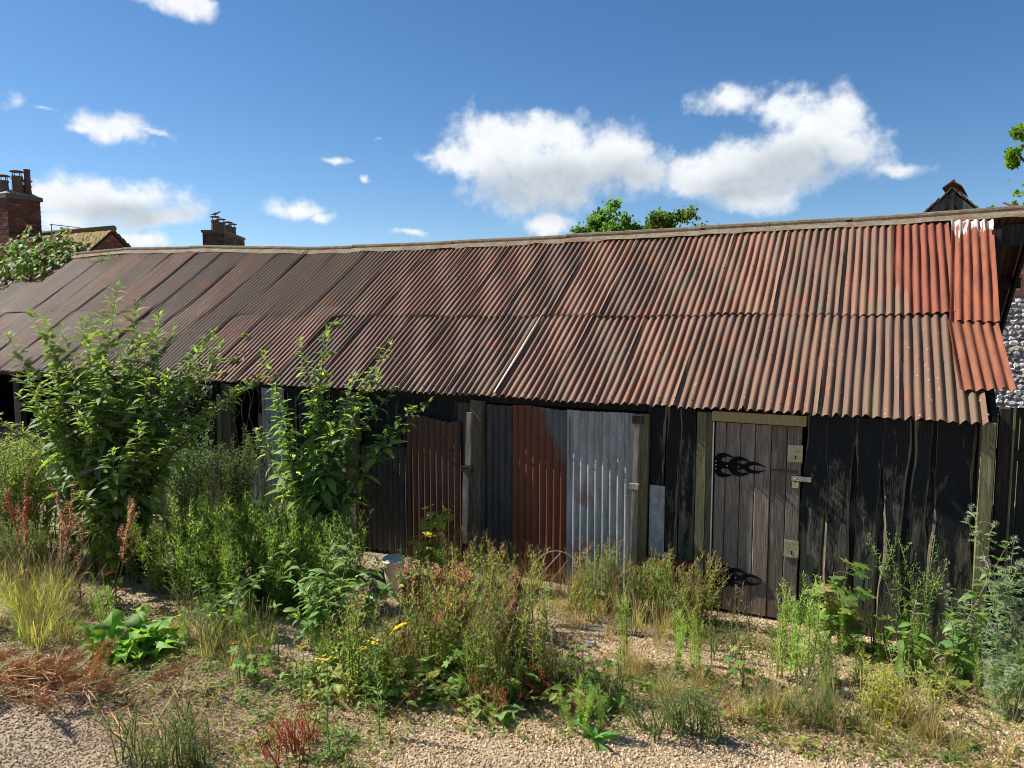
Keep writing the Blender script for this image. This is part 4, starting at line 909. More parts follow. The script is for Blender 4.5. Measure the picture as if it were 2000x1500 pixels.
butterfly_bush('thin butterfly bush seedling rooted in gravel by the boarded wall', B5, stems_for(B5, [(.35, 6.05, .62), (.12, 5.95, .48), (.18, 6.1, .38)], .02), 5, .15, 60, axil=.15, node=.09)
B6 = (.60, 6.25)
butterfly_bush('leaning butterfly bush shoot in front of the thistles', B6, stems_for(B6, [(.93, 6.42, .98), (.55, 6.2, .5), (.78, 6.2, .42)], .03), 6, .16, 60, axil=.15, node=.10)

# ---- weeds: every kind is modelled a few times, then copied as individuals
GREEN = (.075, .150, .035); LIME = (.13, .22, .04); OLIVE = (.12, .14, .05); PALE = (.12, .17, .085); STRAW = (.36, .27, .13); BRICKR = (.48, .22, .10); REDST = (.34, .08, .05)
def stem_line(rg, H, lean, n=6, bend=.12):
    a = rg.uniform(0, 6.28); t = np.linspace(0, 1, n); off = lean * H * t ** 1.6
    P_ = np.stack([np.cos(a) * off, np.sin(a) * off, H * t], 1); P_[1:] += np.cumsum(rg.normal(0, .012 * H, (n - 1, 3)), 0) * np.array([1, 1, .2]); return P_
def along(P_, f):
    q = f * (len(P_) - 1); j = min(len(P_) - 2, int(q)); return P_[j] + (P_[j + 1] - P_[j]) * (q - j)
def proto_leafy(seed, nst, H, spread, L, W, dens, c, sc_=(.12, .12, .05), elev=.5, kind='lance', top=None, lo=.05, taper=.5, branch=0, hvar=.3, curl=.5, nseg=2):
    """upright weed: stems clothed with leaves; unit height H"""
    rg = np.random.default_rng(seed); ms, mf, mt = MB(), MB(), MB()
    for k in range(nst):
        h = H * rg.uniform(1 - hvar, 1); P_ = stem_line(rg, h, rg.uniform(.05, spread)); P_[:, :2] += rg.normal(0, .02 + .03 * (nst > 3), 2)
        ms.tube(P_, np.linspace(.0045, .0015, len(P_)) * (1 + H * .4), 4, vary(rg, sc_))
        lines = [(P_, lo, 1.0)]
        for b in range(branch):
            f = rg.uniform(.35, .9); p = along(P_, f); a = rg.uniform(0, 6.28); bl = h * rg.uniform(.12, .3)
            Q = np.array([p, p + az_dir(a, .8) * bl * .5, p + az_dir(a, 1.1) * bl]); ms.tube(Q, [.0025, .002, .001], 4, vary(rg, sc_)); lines.append((Q, .1, .75))
        for (Q, l0, sz) in lines:
            ln = np.linalg.norm(Q[-1] - Q[0]); n_ = max(4, int(ln * dens)); a = rg.uniform(0, 6.28)
            for i in range(n_):
                f = l0 + (1 - l0) * i / n_; a += 2.4 + rg.normal(0, .3)
                s_ = sz * (1 - taper * f) * rg.uniform(.7, 1.15)
                leaf(mf, along(Q, f), az_dir(a, elev + rg.normal(0, .25) + .3 * f), L * s_, W * s_, vary(rg, c, .25), curl, nseg, kind, rg.normal(0, .3))
            if top: top(rg, mt, Q)
    return ms, mf, mt
def top_pods(rg, mt, Q):       # thin seed pods of willowherb with pink tips
    for _ in range(6):
        p = along(Q, rg.uniform(.72, 1)); d = az_dir(rg.uniform(0, 6.28), rg.uniform(.6, 1.2)); mt.tube([p, p + d * rg.uniform(.03, .06)], .0013, 3, vary(rg, (.22, .13, .07)), cap=False)
    if rg.random() < .3:
        p = along(Q, rg.uniform(.85, 1)) + rg.normal(0, .008, 3); leaf(mt, p, az_dir(rg.uniform(0, 6.28), .6), .016, .012, (.42, .2, .28), .2, 1, 'ovate')
def top_daisy(rg, mt, Q):      # little pale buds
    for _ in range(6):
        p = along(Q, rg.uniform(.8, 1)) + rg.normal(0, .012, 3); leaf(mt, p, az_dir(rg.uniform(0, 6.28), 1.0), .014, .008, vary(rg, (.20, .24, .07)), .2, 1)
def top_yellow(rg, mt, Q):     # flat head of small yellow daisies
    p0 = Q[-1]
    for _ in range(16):
        p = p0 + np.array([rg.normal(0, .022), rg.normal(0, .022), rg.normal(.01, .008)]); mt.tube([p0 - (0, 0, .02), p], .001, 3, (.1, .14, .04), cap=False)
        for k in range(6): leaf(mt, p, az_dir(k * 1.05, .2), .011, .007, vary(rg, (.62, .42, .02), .1), .1, 1, 'ovate')
def proto_dock(seed, H, nst=1, c=BRICKR):
    rg = np.random.default_rng(seed); ms, mf, mt = MB(), MB(), MB()
    for k in range(nst):
        P_ = stem_line(rg, H * rg.uniform(.75, 1), rg.uniform(.05, .25)); ms.tube(P_, np.linspace(.006, .002, len(P_)), 5, vary(rg, (.20, .09, .05)))
        lines = [(P_, .45)]
        for b in range(9):
            f = rg.uniform(.4, .88); p = along(P_, f); a = rg.uniform(0, 6.28); bl = H * rg.uniform(.14, .30) * (1.2 - f); Q = np.array([p, p + az_dir(a, .85) * bl * .5, p + az_dir(a, 1.2) * bl]); ms.tube(Q, [.003, .002, .0015], 4, vary(rg, (.2, .08, .05))); lines.append((Q, .08))
        for Q, l0 in lines:
            ln = np.linalg.norm(Q[-1] - Q[0]) * (1 - l0); n_ = int(ln * 330)
            for i in range(n_):
                f = l0 + (1 - l0) * (int(i / 7) * 7 + rg.uniform(0, 4)) / max(1, n_); f = min(f, 1); a = rg.uniform(0, 6.28)
                leaf(mt, along(Q, f) + az_dir(a, .2) * rg.uniform(.002, .012), az_dir(a, rg.uniform(-.9, .3)), rg.uniform(.011, .019), rg.uniform(.010, .015), vary(rg, c, .35), .2, 1, 'ovate')
        for i in range(4):
            leaf(mf, along(P_, rg.uniform(.02, .3)), az_dir(rg.uniform(0, 6.28), .5), rg.uniform(.12, .2), rg.uniform(.03, .05), vary(rg, [(.10, .16, .03), (.30, .20, .03), (.25, .09, .04)][i % 3]), 1.2, 4, 'lance')
    return ms, mf, mt
def proto_thistle(seed, H, nst=3, purple=False):
    rg = np.random.default_rng(seed); ms, mf, mt = MB(), MB(), MB(); c = (.22, .30, .17)
    def head(p, r_):
        for _ in range(46):
            d = unit(rg.normal(size=3) + (0, 0, .3)); leaf(mt, p + d * r_ * .3, d, r_ * 1.2, r_ * .22, vary(rg, (.26, .30, .2)), .1, 1)
        if purple:
            for _ in range(26): leaf(mt, p + (0, 0, r_ * .4), unit(rg.normal(size=3) * .5 + (0, 0, 1)), r_ * 1.3, r_ * .14, vary(rg, (.35, .05, .30)), .1, 1)
    for k in range(nst):
        h = H * rg.uniform(.6, 1); P_ = stem_line(rg, h, rg.uniform(.1, .45)); P_[:, :2] += rg.normal(0, .03, 2); ms.tube(P_, np.linspace(.008, .003, len(P_)), 5, vary(rg, (.14, .17, .10)))
        lines = [(P_, 1)]
        for b in range(5):
            p = along(P_, rg.uniform(.4, .92)); a = rg.uniform(0, 6.28); bl = h * rg.uniform(.12, .25); Q = np.array([p, p + az_dir(a, .6) * bl * .5, p + az_dir(a, .9) * bl]); ms.tube(Q, [.004, .003, .002], 4, vary(rg, c)); lines.append((Q, .6))
        for Q, sz in lines:
            n_ = max(3, int(np.linalg.norm(Q[-1] - Q[0]) * 26)); a = rg.uniform(0, 6.28)
            for i in range(n_):
                f = i / n_; a += 2.4; p = along(Q, f); d = az_dir(a, rg.uniform(.1, .7)); L = .17 * sz * (1.1 - .6 * f); side = unit(np.cross(d, (0, 0, 1)))
                leaf(mf, p, d, L, .018, vary(rg, c), .7, 3, 'lance', rg.normal(0, .3))
                for j in range(5):
                    g = .18 + .16 * j; q = p + d * L * g - np.array([0, 0, .35 * L * g * g])
                    for s in (-1, 1): leaf(mf, q, d * .55 + side * s * .8 + np.array([0, 0, rg.normal(0, .3)]), L * .38 * (1.1 - g * .6), .011, vary(rg, c), .3, 1)
            head(Q[-1], .017 + .006 * sz)
    return ms, mf, mt
def proto_grass(seed, n_, H, c, lean=.5, w_=.004, heads=0):
    rg = np.random.default_rng(seed); ms, mf, mt = MB(), MB(), MB()
    for i in range(n_):
        a = rg.uniform(0, 6.28); p = np.array([rg.normal(0, .035), rg.normal(0, .035), 0]); h = H * rg.uniform(.4, 1)
        leaf(mf, p, az_dir(a, rg.uniform(.9, 1.45)), h, w_ * rg.uniform(.7, 1.4), vary(rg, c[rg.integers(len(c))], .25), rg.choice([.3, .6, 1.0, 1.4]) * lean * 2, 4, 'needle', fold=.5)
    for i in range(heads):
        P_ = stem_line(rg, H * rg.uniform(.9, 1.35), rg.uniform(.1, .4)); ms.tube(P_, .0012, 3, vary(rg, STRAW)); Q = P_[-2:]
        for _ in range(14): leaf(mt, along(Q, rg.uniform(.2, 1)), az_dir(rg.uniform(0, 6.28), 1.0), .012, .004, vary(rg, (.30, .22, .11)), .1, 1)
    return ms, mf, mt
def proto_broad(seed, n_, r_, L, W, c, elev=.5, kind='ovate', curl=.7):
    rg = np.random.default_rng(seed); ms, mf, mt = MB(), MB(), MB()
    for i in range(n_):
        a = rg.uniform(0, 6.28); p = np.array([rg.normal(0, r_ * .3), rg.normal(0, r_ * .3), 0]); e = p + az_dir(a, rg.uniform(.4, 1.2)) * r_ * rg.uniform(.4, 1)
        ms.tube([p, (p + e) / 2 + (0, 0, .01), e], .0016, 3, vary(rg, (.14, .13, .06))); leaf(mf, e, az_dir(a, rg.normal(elev * .3, .3)), L * rg.uniform(.6, 1.2), W * rg.uniform(.6, 1.2), vary(rg, c, .3), curl, 3, kind, rg.normal(0, .3))
    return ms, mf, mt
def meshes_of(pr, flower='flower_head'):
    out = []
    for mb, nm, mt in ((pr[0], 'stem', 'stalk'), (pr[1], 'foliage', 'leaf'), (pr[2], flower, 'stalk')):
        if mb.n: out.append((nm, mb.mesh(nm, mt, nm == 'stem')))
    return out
def plant(name, label, cat, ms, x, y, s=1.0, rz=0.0, group=None, tilt=(0, 0), sz=1.0):
    t = thing(name, label, cat, at_ground(x, y), group); t.rotation_euler = (tilt[0], tilt[1], rz); t.scale = (s, s, s * sz)
    for nm, me in ms: tag(link(nm, me, t), kind='stuff' if nm != 'stem' else None)
    return t
rp = random.Random(17)
def zone(name, label, cat, protos, spots, group, smin=.8, smax=1.15):
    """spots: (cx, cy, rx, ry, count)"""
    for si, (cx, cy, rx, ry, n_) in enumerate(spots):
        lab_ = label if isinstance(label, str) else label[si]
        for _ in range(n_):
            a = rp.uniform(0, 6.28); r_ = math.sqrt(rp.random()); plant(name, lab_, cat, rp.choice(protos), cx + rx * r_ * math.cos(a), cy + ry * r_ * math.sin(a), rp.uniform(smin, smax), rp.uniform(0, 6.28), group, (rp.gauss(0, .15), rp.gauss(0, .15)))
# green willowherb thicket between the bushes
wh_g = [meshes_of(proto_leafy(100 + i, 5, .92, .35, 0.09, .017, 75, (.23, .37, .06), elev=.7, top=top_daisy, branch=3, taper=.45)) for i in range(3)]
zone('willowherb', ['narrow-leaved bright green willowherb in the thicket between the butterfly bushes', 'bright green willowherb close behind the slender butterfly bush', 'bright green willowherb right under the tallest butterfly bush'], 'weed', wh_g, [(-5.2, 4.8, .55, .35, 22), (-4.6, 5.1, .5, .3, 16), (-5.75, 4.75, .3, .25, 8)], 'green willowherb thicket')
zone('foot_weed', ['leafy green weed at the foot of the black boards by the maple sapling', 'leafy green weed at the foot of the boards by the tall airy weed', 'leafy green weed among the thistles'], 'weed', wh_g, [(-.1, 6.3, .3, .15, 9), (.5, 6.4, .3, .15, 8), (.75, 6.0, .25, .25, 6)], 'weeds along the boarded wall', .25, .55)
# dark bush of fine leaves against the posts
db = [meshes_of(proto_leafy(120 + i, 9, 1.45, .32, .075, .03, 46, (.085, .155, .05), elev=.3, kind='lance', branch=7, top=top_daisy, taper=.35)) for i in range(2)]
zone('ragwort_bush', ['dark green bushy ragwort against the shed below the ivy', 'dark green bushy ragwort next to the tallest butterfly bush'], 'weed', db, [(-6.75, 6.15, .30, .15, 3), (-6.9, 5.75, .4, .2, 3)], 'dark bushy ragwort', .85, 1.05)
pb = [meshes_of(proto_leafy(130 + i, 8, 1.4, .3, .075, .032, 44, (.23, .33, .10), elev=.3, branch=6, top=top_daisy, taper=.3)) for i in range(2)]
zone('nettle_clump', ['pale green leafy nettles crowding behind the rust-red dock', 'pale green leafy nettles before the open bay of the shed'], 'weed', pb, [(-8.2, 4.75, .7, .5, 11), (-9.2, 5.0, .5, .4, 5)], 'pale nettles', .75, 1.1)
zone('nettle', ['short pale nettle stems behind the brown docks', 'short pale nettle stems under the tallest butterfly bush'], 'weed', pb, [(-7.3, 4.2, .5, .3, 7), (-6.3, 4.75, .5, .3, 6)], 'short nettles', .4, .6)
# docks gone to seed
dk = [meshes_of(proto_dock(140 + i, 1.05, 2), 'seed_head') for i in range(3)]; dr = [meshes_of(proto_dock(145, 1.1, 2, (.50, .17, .10)), 'seed_head')]
for lab, (x_, y_, s_, rz_, tl) in {'rust-red dock seed spikes leftmost in the dock row by the nettles': (-6.63, 3.82, 1.1, 0, (0, -.18)), 'brown dock gone to seed next to the rust-red one': (-6.45, 4.0, 1.0, 2, (0, .02)), 'tall brown dock seed head before the tallest butterfly bush': (-6.2, 4.0, 1.05, 4, (.05, 0)), 'dock seed spike leaning towards the bushes with a yellow leaf': (-6.0, 4.1, 1.05, 1, (.05, .32))}.items():
    plant('dock', lab, 'dock', dr[0] if 'rust-red dock' in lab else rp.choice(dk), x_, y_, s_, rz_, None, tl)
plant('dock', 'dark red dock spike standing before the open bay of the shed', 'dock', dr[0], -9.4, 4.6, 1.75, 1, None, (0, .2))
sr = [meshes_of(proto_dock(150 + i, .62, 3, (.42, .20, .08)), 'seed_head') for i in range(3)]
zone('sorrel', ['orange-brown sorrel seed spikes near the bucket', 'orange-brown sorrel seed spikes before the dark wall sheet'], 'sorrel', sr, [(-3.1, 4.85, .35, .22, 12), (-2.7, 5.1, .3, .25, 6)], 'orange sorrel spikes', .9, 1.3)
# heap of fallen dock stems
hp_ = [[m_ for m_ in meshes_of(proto_dock(155 + i, .75, 2, (.58, .33, .14)), 'seed_head') if m_[0] != 'foliage'] for i in range(2)]
for i in range(30):
    plant('fallen_dock', 'dry orange-brown dock stems lying in a flattened heap', 'dock', rp.choice(hp_), -4.95 + rp.gauss(0, .30), 2.78 + rp.gauss(0, .13), rp.uniform(.5, .85), rp.uniform(0, 6.28), 'flattened dry docks', (rp.choice((-1, 1)) * rp.uniform(.95, 1.4), rp.gauss(0, .4)))
# willowherb going over, olive and pink, in the middle
wm = [meshes_of(proto_leafy(160 + i, 4, .62, .3, .065, .018, 80, c_, (.22, .17, .07), elev=.7, top=top_pods, branch=2, taper=.5)) for i, c_ in enumerate([(.20, .32, .06), (.27, .34, .075), (.32, .28, .10), (.17, .31, .055)])]
zone('faded_willowherb', ['fading olive willowherb among the orange sorrel in the weed bank', 'fading olive willowherb above the crimson-stemmed herbs', 'fading olive willowherb standing before the red wall sheet', 'fading olive willowherb beside the low sprawling butterfly bush'], 'weed', wm, [(-2.75, 4.6, .5, .42, 22), (-2.3, 4.6, .45, .35, 16), (-2.8, 5.35, .35, .25, 10), (-3.1, 4.15, .35, .25, 8)], 'fading willowherb in the weed bank', .7, 1.3)
zone('pink_willowherb', ['straggly pinkish willowherb along the foot of the grey wall sheet', 'straggly pinkish willowherb before the small tin patch', 'straggly willowherb at the hinge side of the plank door', 'straggly willowherb around the wire hoop'], 'weed', wm, [(-2.1, 6.15, .38, .25, 14), (-1.6, 6.35, .4, .2, 14), (-1.25, 6.2, .15, .2, 4), (-3.0, 6.1, .3, .25, 5)], 'pinkish willowherb by the wall', .75, 1.05)
zone('dark_weed', 'dim green weed stems beside the white bucket', 'weed', wm, [(-3.6, 6.2, .22, .2, 6)], 'weeds beside the bucket', .8, 1.1)
# bright green fleabane bottle-brushes
fb = [meshes_of(proto_leafy(170 + i, 3, .8, .16, .085, .015, 130, (.27, .41, .09), (.24, .28, .1), elev=.65, top=top_daisy, branch=4, taper=.5, nseg=2)) for i in range(3)]
for lab, (x_, y_, s_) in {'tall bright green fleabane in front of the plank door': (-.55, 5.5, 1.1), 'bushy fleabane between the door and the maple sapling': (-.36, 5.72, 1.0), 'yellow-green fleabane tuft standing in dry gravel before the door': (-1.2, 5.15, .72), 'lime fleabane side by side with another in dry gravel': (-1.07, 5.3, .62), 'slim pale fleabane before the pinkish willowherb': (-1.58, 5.1, .82), 'short fleabane in front of the boarded wall': (-.18, 5.55, .52), 'small fleabane right of the two lime tufts': (-.02, 5.75, .5), 'fleabane close beside the tall bright green one': (-.46, 5.62, .85), 'leafy fleabane behind the two lime tufts': (-1.15, 5.42, .6), 'fleabane between the short one and the tall pair': (-.24, 5.45, .6), 'lone fleabane before the wall plate patch': (-1.35, 5.75, .5)}.items():
    plant('fleabane', lab, 'weed', rp.choice(fb), x_, y_, s_, rp.uniform(0, 6))
tl_ = meshes_of(proto_leafy(180, 4, .6, .3, .055, .012, 55, (.10, .16, .06), (.15, .14, .07), elev=.7, top=top_pods, branch=2)); plant('willowherb', 'thin dark willowherb at the foot of the plank door', 'weed', tl_, -.93, 5.98, .95)
tp = meshes_of(proto_leafy(181, 6, 1.0, .3, .09, .022, 42, (.15, .27, .055), (.17, .22, .08), elev=.6, top=top_daisy, branch=6, taper=.55)); plant('tall_weed', 'tall airy green weed against the black boarded wall', 'weed', tp, .40, 6.55, 1.0)
yw = [meshes_of(proto_leafy(185 + i, 3, .45, .3, .12, .03, 34, (.32, .33, .05), (.28, .28, .1), elev=.5, curl=1.0)) for i in range(2)]
zone('yellowing_weed', 'yellowing broad-leaved weed in the gravel before the thistles', 'weed', yw, [(.30, 5.35, .25, .2, 7), (.12, 5.15, .2, .15, 3)], 'yellowing weeds', .7, 1.1)
# thistles at the right
th_m = [meshes_of(proto_thistle(190 + i, 1.25, 3, i == 1), 'flower_head') for i in range(3)]
for lab, (x_, y_, s_, r_) in {'tallest grey-green thistle by the shed corner post': (.93, 6.42, 1.05, 0), 'spiny thistle with purple bloom leaning over the gravel': (.84, 5.75, .62, 1), 'low bushy thistle below the corner post': (.70, 6.3, .58, 2), 'thistle by the board gate': (1.25, 6.5, .95, 4), 'wide grey thistle next to the purple-flowered one': (1.08, 6.05, .8, 3)}.items():
    plant('thistle', lab, 'thistle', th_m[1 if 'purple' in lab else (0 if r_ % 2 else 2)], x_, y_, s_, r_)
zone('thistle_seedling', 'small grey-green thistle seedling at the edge of the gravel', 'thistle', th_m, [(.95, 5.9, .25, .3, 5)], 'thistle seedlings', .3, .45)
# ragwort with yellow heads
rw = [meshes_of(proto_leafy(200 + i, 1, .62, .12, .07, .022, 75, (.14, .24, .07), (.15, .21, .06), elev=.4, top=top_yellow, taper=.4, hvar=.05), 'flower_head') for i in range(2)]
plant('ragwort', 'single ragwort with a yellow head on bare ground', 'ragwort', rw[0], -2.69, 3.1, 1.0, 0, None, (-.02, -.1)); plant('ragwort', 'ragwort with a yellow head at the edge of the weed bank', 'ragwort', rw[1], -2.58, 3.5, .95)
zone('young_willowherb', ['young bright willowherb around the low sprawling butterfly bush', 'young bright willowherb before the grey-green butterfly bush', 'young bright willowherb between dock rosette and docks', 'young bright willowherb at the gravel edge of the weed bank'], 'weed', wh_g + fb, [(-3.6, 4.2, .5, .3, 10), (-4.6, 4.05, .5, .25, 9), (-5.6, 3.9, .4, .2, 6), (-2.2, 4.1, .8, .15, 10)], 'young willowherb', .25, .5)
for i, (x_, y_, s_) in enumerate([(-3.3, 3.55, .7), (-2.9, 3.75, .75), (-3.9, 3.6, .5)]):
    plant('ragwort', ['short ragwort with a yellow head below the low sprawling bush', 'ragwort with a yellow head among low herbs', 'stunted ragwort on stony ground near the dock rosette'][i], 'ragwort', rw[i % 2], x_, y_, s_, i * 2.0)
# ---- plants whose big leaves are pieces
def leafy_thing(name, label, cat, x, y, leaves, meshes, stems=None):
    t = thing(name, label, cat, at_ground(x, y))
    if stems is not None and stems.n: stems.build('stem', 'stalk', t, smooth=True)
    for p, d, r_, s_ in leaves: link('leaf', rp.choice(meshes), t, mat=dirmat(p, d, roll=r_, s=s_))
    return t
rg = np.random.default_rng(33)
dl = [leaf_obj_mesh(1, .28, cu, 'oblong', c_, 60 + i, .34, 12) for i, (cu, c_) in enumerate([(.7, (.17, .32, .055)), (1.0, (.15, .28, .05)), (1.3, (.20, .35, .065)), (.9, (.13, .25, .05))])]
L_ = []
for i in range(120):
    a = rg.uniform(0, 6.28); L_.append((np.array([rg.normal(0, .12), rg.normal(0, .10), .01]), az_dir(a, rg.uniform(.5, 1.4)), rg.normal(0, .5), rg.uniform(.18, .38)))
leafy_thing('dock_rosette', 'bright green dock rosette of broad wavy leaves on bare stony ground', 'dock', -4.98, 3.6, L_, dl)
L_ = [(np.array([0, 0, .01]), az_dir(rg.uniform(0, 6.28), rg.uniform(.1, .7)), rg.normal(0, .3), rg.uniform(.15, .24)) for i in range(12)]
bl_ = [leaf_obj_mesh(1, .5, cu, 'ovate', c_, 70 + i, .1, 6) for i, (cu, c_) in enumerate([(.8, (.14, .24, .07)), (.5, (.18, .27, .1)), (1.1, (.15, .25, .05))])]
leafy_thing('burdock_rosette', 'low broad-leaved rosette at the edge of the open gravel', 'weed', -2.08, 4.05, L_, bl_)
pn = [leaf_obj_mesh(1, .16, cu, 'lance', (.13, .28, .06), 75 + i, .05, 6) for i, cu in enumerate((.5, .8, 1.1))]
L_ = [(np.array([0, 0, .01]), az_dir(rg.uniform(0, 6.28), rg.uniform(.1, 1.1)), rg.normal(0, .3), rg.uniform(.10, .2)) for i in range(22)]
leafy_thing('plantain_rosette', 'spiky green plantain rosette alone on open gravel', 'weed', -1.42, 4.02, L_, pn)
def lobed_plant(name, label, cat, x, y, H, spread, n_, size, cols, seed, yellow=0):
    rg = np.random.default_rng(seed); ms_ = [lobed_mesh(1.0, c_, seed + i, 5, .45) for i, c_ in enumerate(cols)]; st = MB(); L_ = []
    for k in range(4):
        P_ = stem_line(rg, H * rg.uniform(.45, 1.0), spread * rg.uniform(.1, .6)); st.tube(P_, np.linspace(.006, .003, len(P_)), 5, (.16, .12, .06))
        for i in range(n_ // 4):
            f = rg.uniform(.15, 1); p = along(P_, f); a = rg.uniform(0, 6.28); e = p + az_dir(a, rg.uniform(.1, .7)) * rg.uniform(.05, .16)
            st.tube([p, (p + e) / 2 + (0, 0, .008), e], .0018, 3, (.22, .12, .07)); L_.append((e, az_dir(a, rg.uniform(-.7, .15)), rg.normal(0, .3), size * rg.uniform(.6, 1.15)))
    return leafy_thing(name, label, cat, x, y, L_, ms_, st)
lobed_plant('maple_sapling', 'maple sapling with lobed leaves against the black boards', 'sapling', -.17, 6.42, .9, .4, 60, .10, [(.15, .26, .06), (.12, .22, .05), (.24, .29, .08), (.32, .27, .11)], 301)
lobed_plant('hollyhock', 'pale lime lobed-leaved hollyhock beside the white bucket', 'plant', -3.98, 6.2, .98, .28, 84, .085, [(.28, .38, .07), (.22, .34, .06), (.32, .38, .1)], 302)
for lab, x_, y_, H_, s_, cc in (('small yellow-green lobed seedling before the thistles', .52, 5.9, .3, .07, [(.2, .26, .05), (.13, .2, .05)]), ('lobed seedlings under the maple sapling', .08, 6.35, .4, .06, [(.09, .17, .04), (.14, .2, .05)])):
    lobed_plant('seedling', lab, 'seedling', x_, y_, H_, .5, 20, s_, cc, int(x_ * 100) + 400)
for i, (x_, y_, H_, s_) in enumerate([(-2.55, 4.35, .42, .07), (-2.15, 4.25, .30, .06), (-2.95, 4.25, .35, .065), (-1.7, 4.6, .28, .055), (-2.4, 4.75, .5, .06), (-.75, 5.25, .25, .05), (-3.3, 4.2, .3, .055), (-3.9, 3.75, .22, .055)]):
    lobed_plant('mallow', ['lobed mallow leaves in the middle of the weed bank', 'low mallow by the crimson-stemmed herbs', 'mallow under the yellow dock leaf', 'mallow at the open end of the weed bank', 'mallow behind the faded willowherb', 'small mallow at the foot of the lime fleabanes', 'mallow beside the low sprawling butterfly bush', 'mallow seedling on stony ground before the small butterfly bush'][i], 'weed', x_, y_, H_, .7, 28, s_, [(.17, .29, .06), (.22, .33, .07), (.13, .24, .055)], 500 + i * 7)
# low herbs
lowm = [meshes_of(proto_broad(210 + i, 22, .09, .05, .03, c_)) for i, c_ in enumerate([(.15, .26, .06), (.20, .29, .065), (.12, .22, .05), (.26, .27, .07)])]
zone('low_herb', ['low round-leaved herb below the sorrel in the weed bank', 'low round-leaved herb among the crimson-stemmed herbs', 'low round-leaved herb under the sprawling butterfly bush'], 'weed', lowm, [(-2.6, 4.15, .7, .35, 30), (-1.9, 4.5, .5, .4, 22), (-3.4, 3.9, .5, .3, 12)], 'low herbs at the weed bank', .9, 2.0)
zone('gravel_herb', ['small green herb in gravel before the fleabanes', 'small green herb between the yellowing weeds and brown stalks', 'small green herb around the single ragwort', 'small green herb near the dock rosette', 'small green herb in gravel before the maple sapling'], 'weed', lowm, [(-.6, 4.9, .8, .35, 22), (.35, 5.0, .6, .3, 18), (-3.3, 3.2, .7, .3, 12), (-4.3, 3.4, .5, .4, 8), (.0, 5.9, .6, .4, 10)], 'herbs in the gravel', .5, 1.1)
sh = [meshes_of(proto_leafy(230 + i, 7, .36, .5, .05, .009, 90, c_, elev=.6, branch=2)) for i, c_ in enumerate([(.13, .22, .06), (.17, .24, .065)])]
zone('mat_weed', ['dense low weed cushion beside the plantain rosette', 'dense low weed cushion at the foot of the tall fleabane'], 'weed', sh, [(-1.0, 4.35, .32, .16, 8), (-.3, 5.05, .4, .15, 8)], 'low weed cushions', .7, 1.0)
zone('fine_weed', ['fine weed stems before the small grey-green butterfly bush', 'fine weed stems beside the single ragwort', 'fine weed stems among the fleabanes', 'fine weed stems at the end of the weed bank'], 'weed', sh, [(-4.2, 3.9, .4, .3, 6), (-3.55, 2.75, .35, .2, 8), (-.7, 5.6, .5, .3, 6), (-1.7, 4.6, .3, .3, 7)], 'fine weeds in the yard', .6, 1.0)
# grasses
gt = [meshes_of(proto_grass(240 + i, 34, .5, c_, .4, .0045, hd), 'seed_head') for i, (c_, hd) in enumerate([([(.25, .34, .08), (.33, .36, .11)], 4), ([(.30, .27, .12), (.20, .22, .07)], 6), ([STRAW, (.28, .2, .1)], 7)])]
zone('grass_tuft', ['pale upright grass tuft in front of the docks', 'pale upright grass tuft beside the rust-red dock'], 'grass', gt[:2], [(-6.1, 3.45, .6, .35, 26), (-6.9, 3.9, .5, .3, 12)], 'grass by the docks', .8, 1.25)
zone('straw_tuft', ['dry grass tuft in the weed bank', 'dry grass tuft by the timber offcut', 'dry grass tuft below the lime fleabanes', 'dry grass tuft by the small grey-green butterfly bush', 'dry grass tuft among the brown seed stalks', 'dry grass tuft at the foot of the red wall sheet'], 'grass', gt[1:], [(-2.5, 4.5, .8, .5, 22), (-1.9, 5.9, .7, .4, 16), (-.9, 4.9, .7, .25, 16), (-4.5, 3.9, .6, .3, 10), (.2, 5.0, .6, .25, 10), (-2.7, 6.45, .4, .15, 8)], 'dry grass among the weeds', .5, .95)
rd = [meshes_of(proto_leafy(250 + i, 7, .22, .8, .022, .010, 90, (.34, .11, .06), REDST, elev=.3, branch=3, kind='ovate')) for i in range(2)]
zone('red_herb', ['crimson-stemmed herb creeping at the foot of the weed bank', 'crimson herb on bare ground beside the single ragwort', 'crimson herb under the pinkish willowherb by the door', 'crimson herb below the low sprawling butterfly bush'], 'weed', rd, [(-2.05, 4.3, .5, .28, 11), (-3.0, 3.12, .35, .12, 5), (-1.45, 6.0, .2, .12, 2), (-2.9, 3.95, .4, .2, 2)], 'red-stemmed herbs', .8, 1.3)
for i, (x_, y_) in enumerate([(.1, 4.75), (.2, 4.85), (.28, 4.8), (.42, 4.95), (.55, 4.95), (.65, 5.1), (.02, 4.9), (-.1, 4.78), (.75, 5.1)]):
    plant('plantain_spike', 'thin brown plantain seed stalk standing in the gravel', 'weed', [('stem', gt[2][0][1])], x_, y_, rp.uniform(.5, .8), rp.uniform(0, 6), 'brown seed stalks')

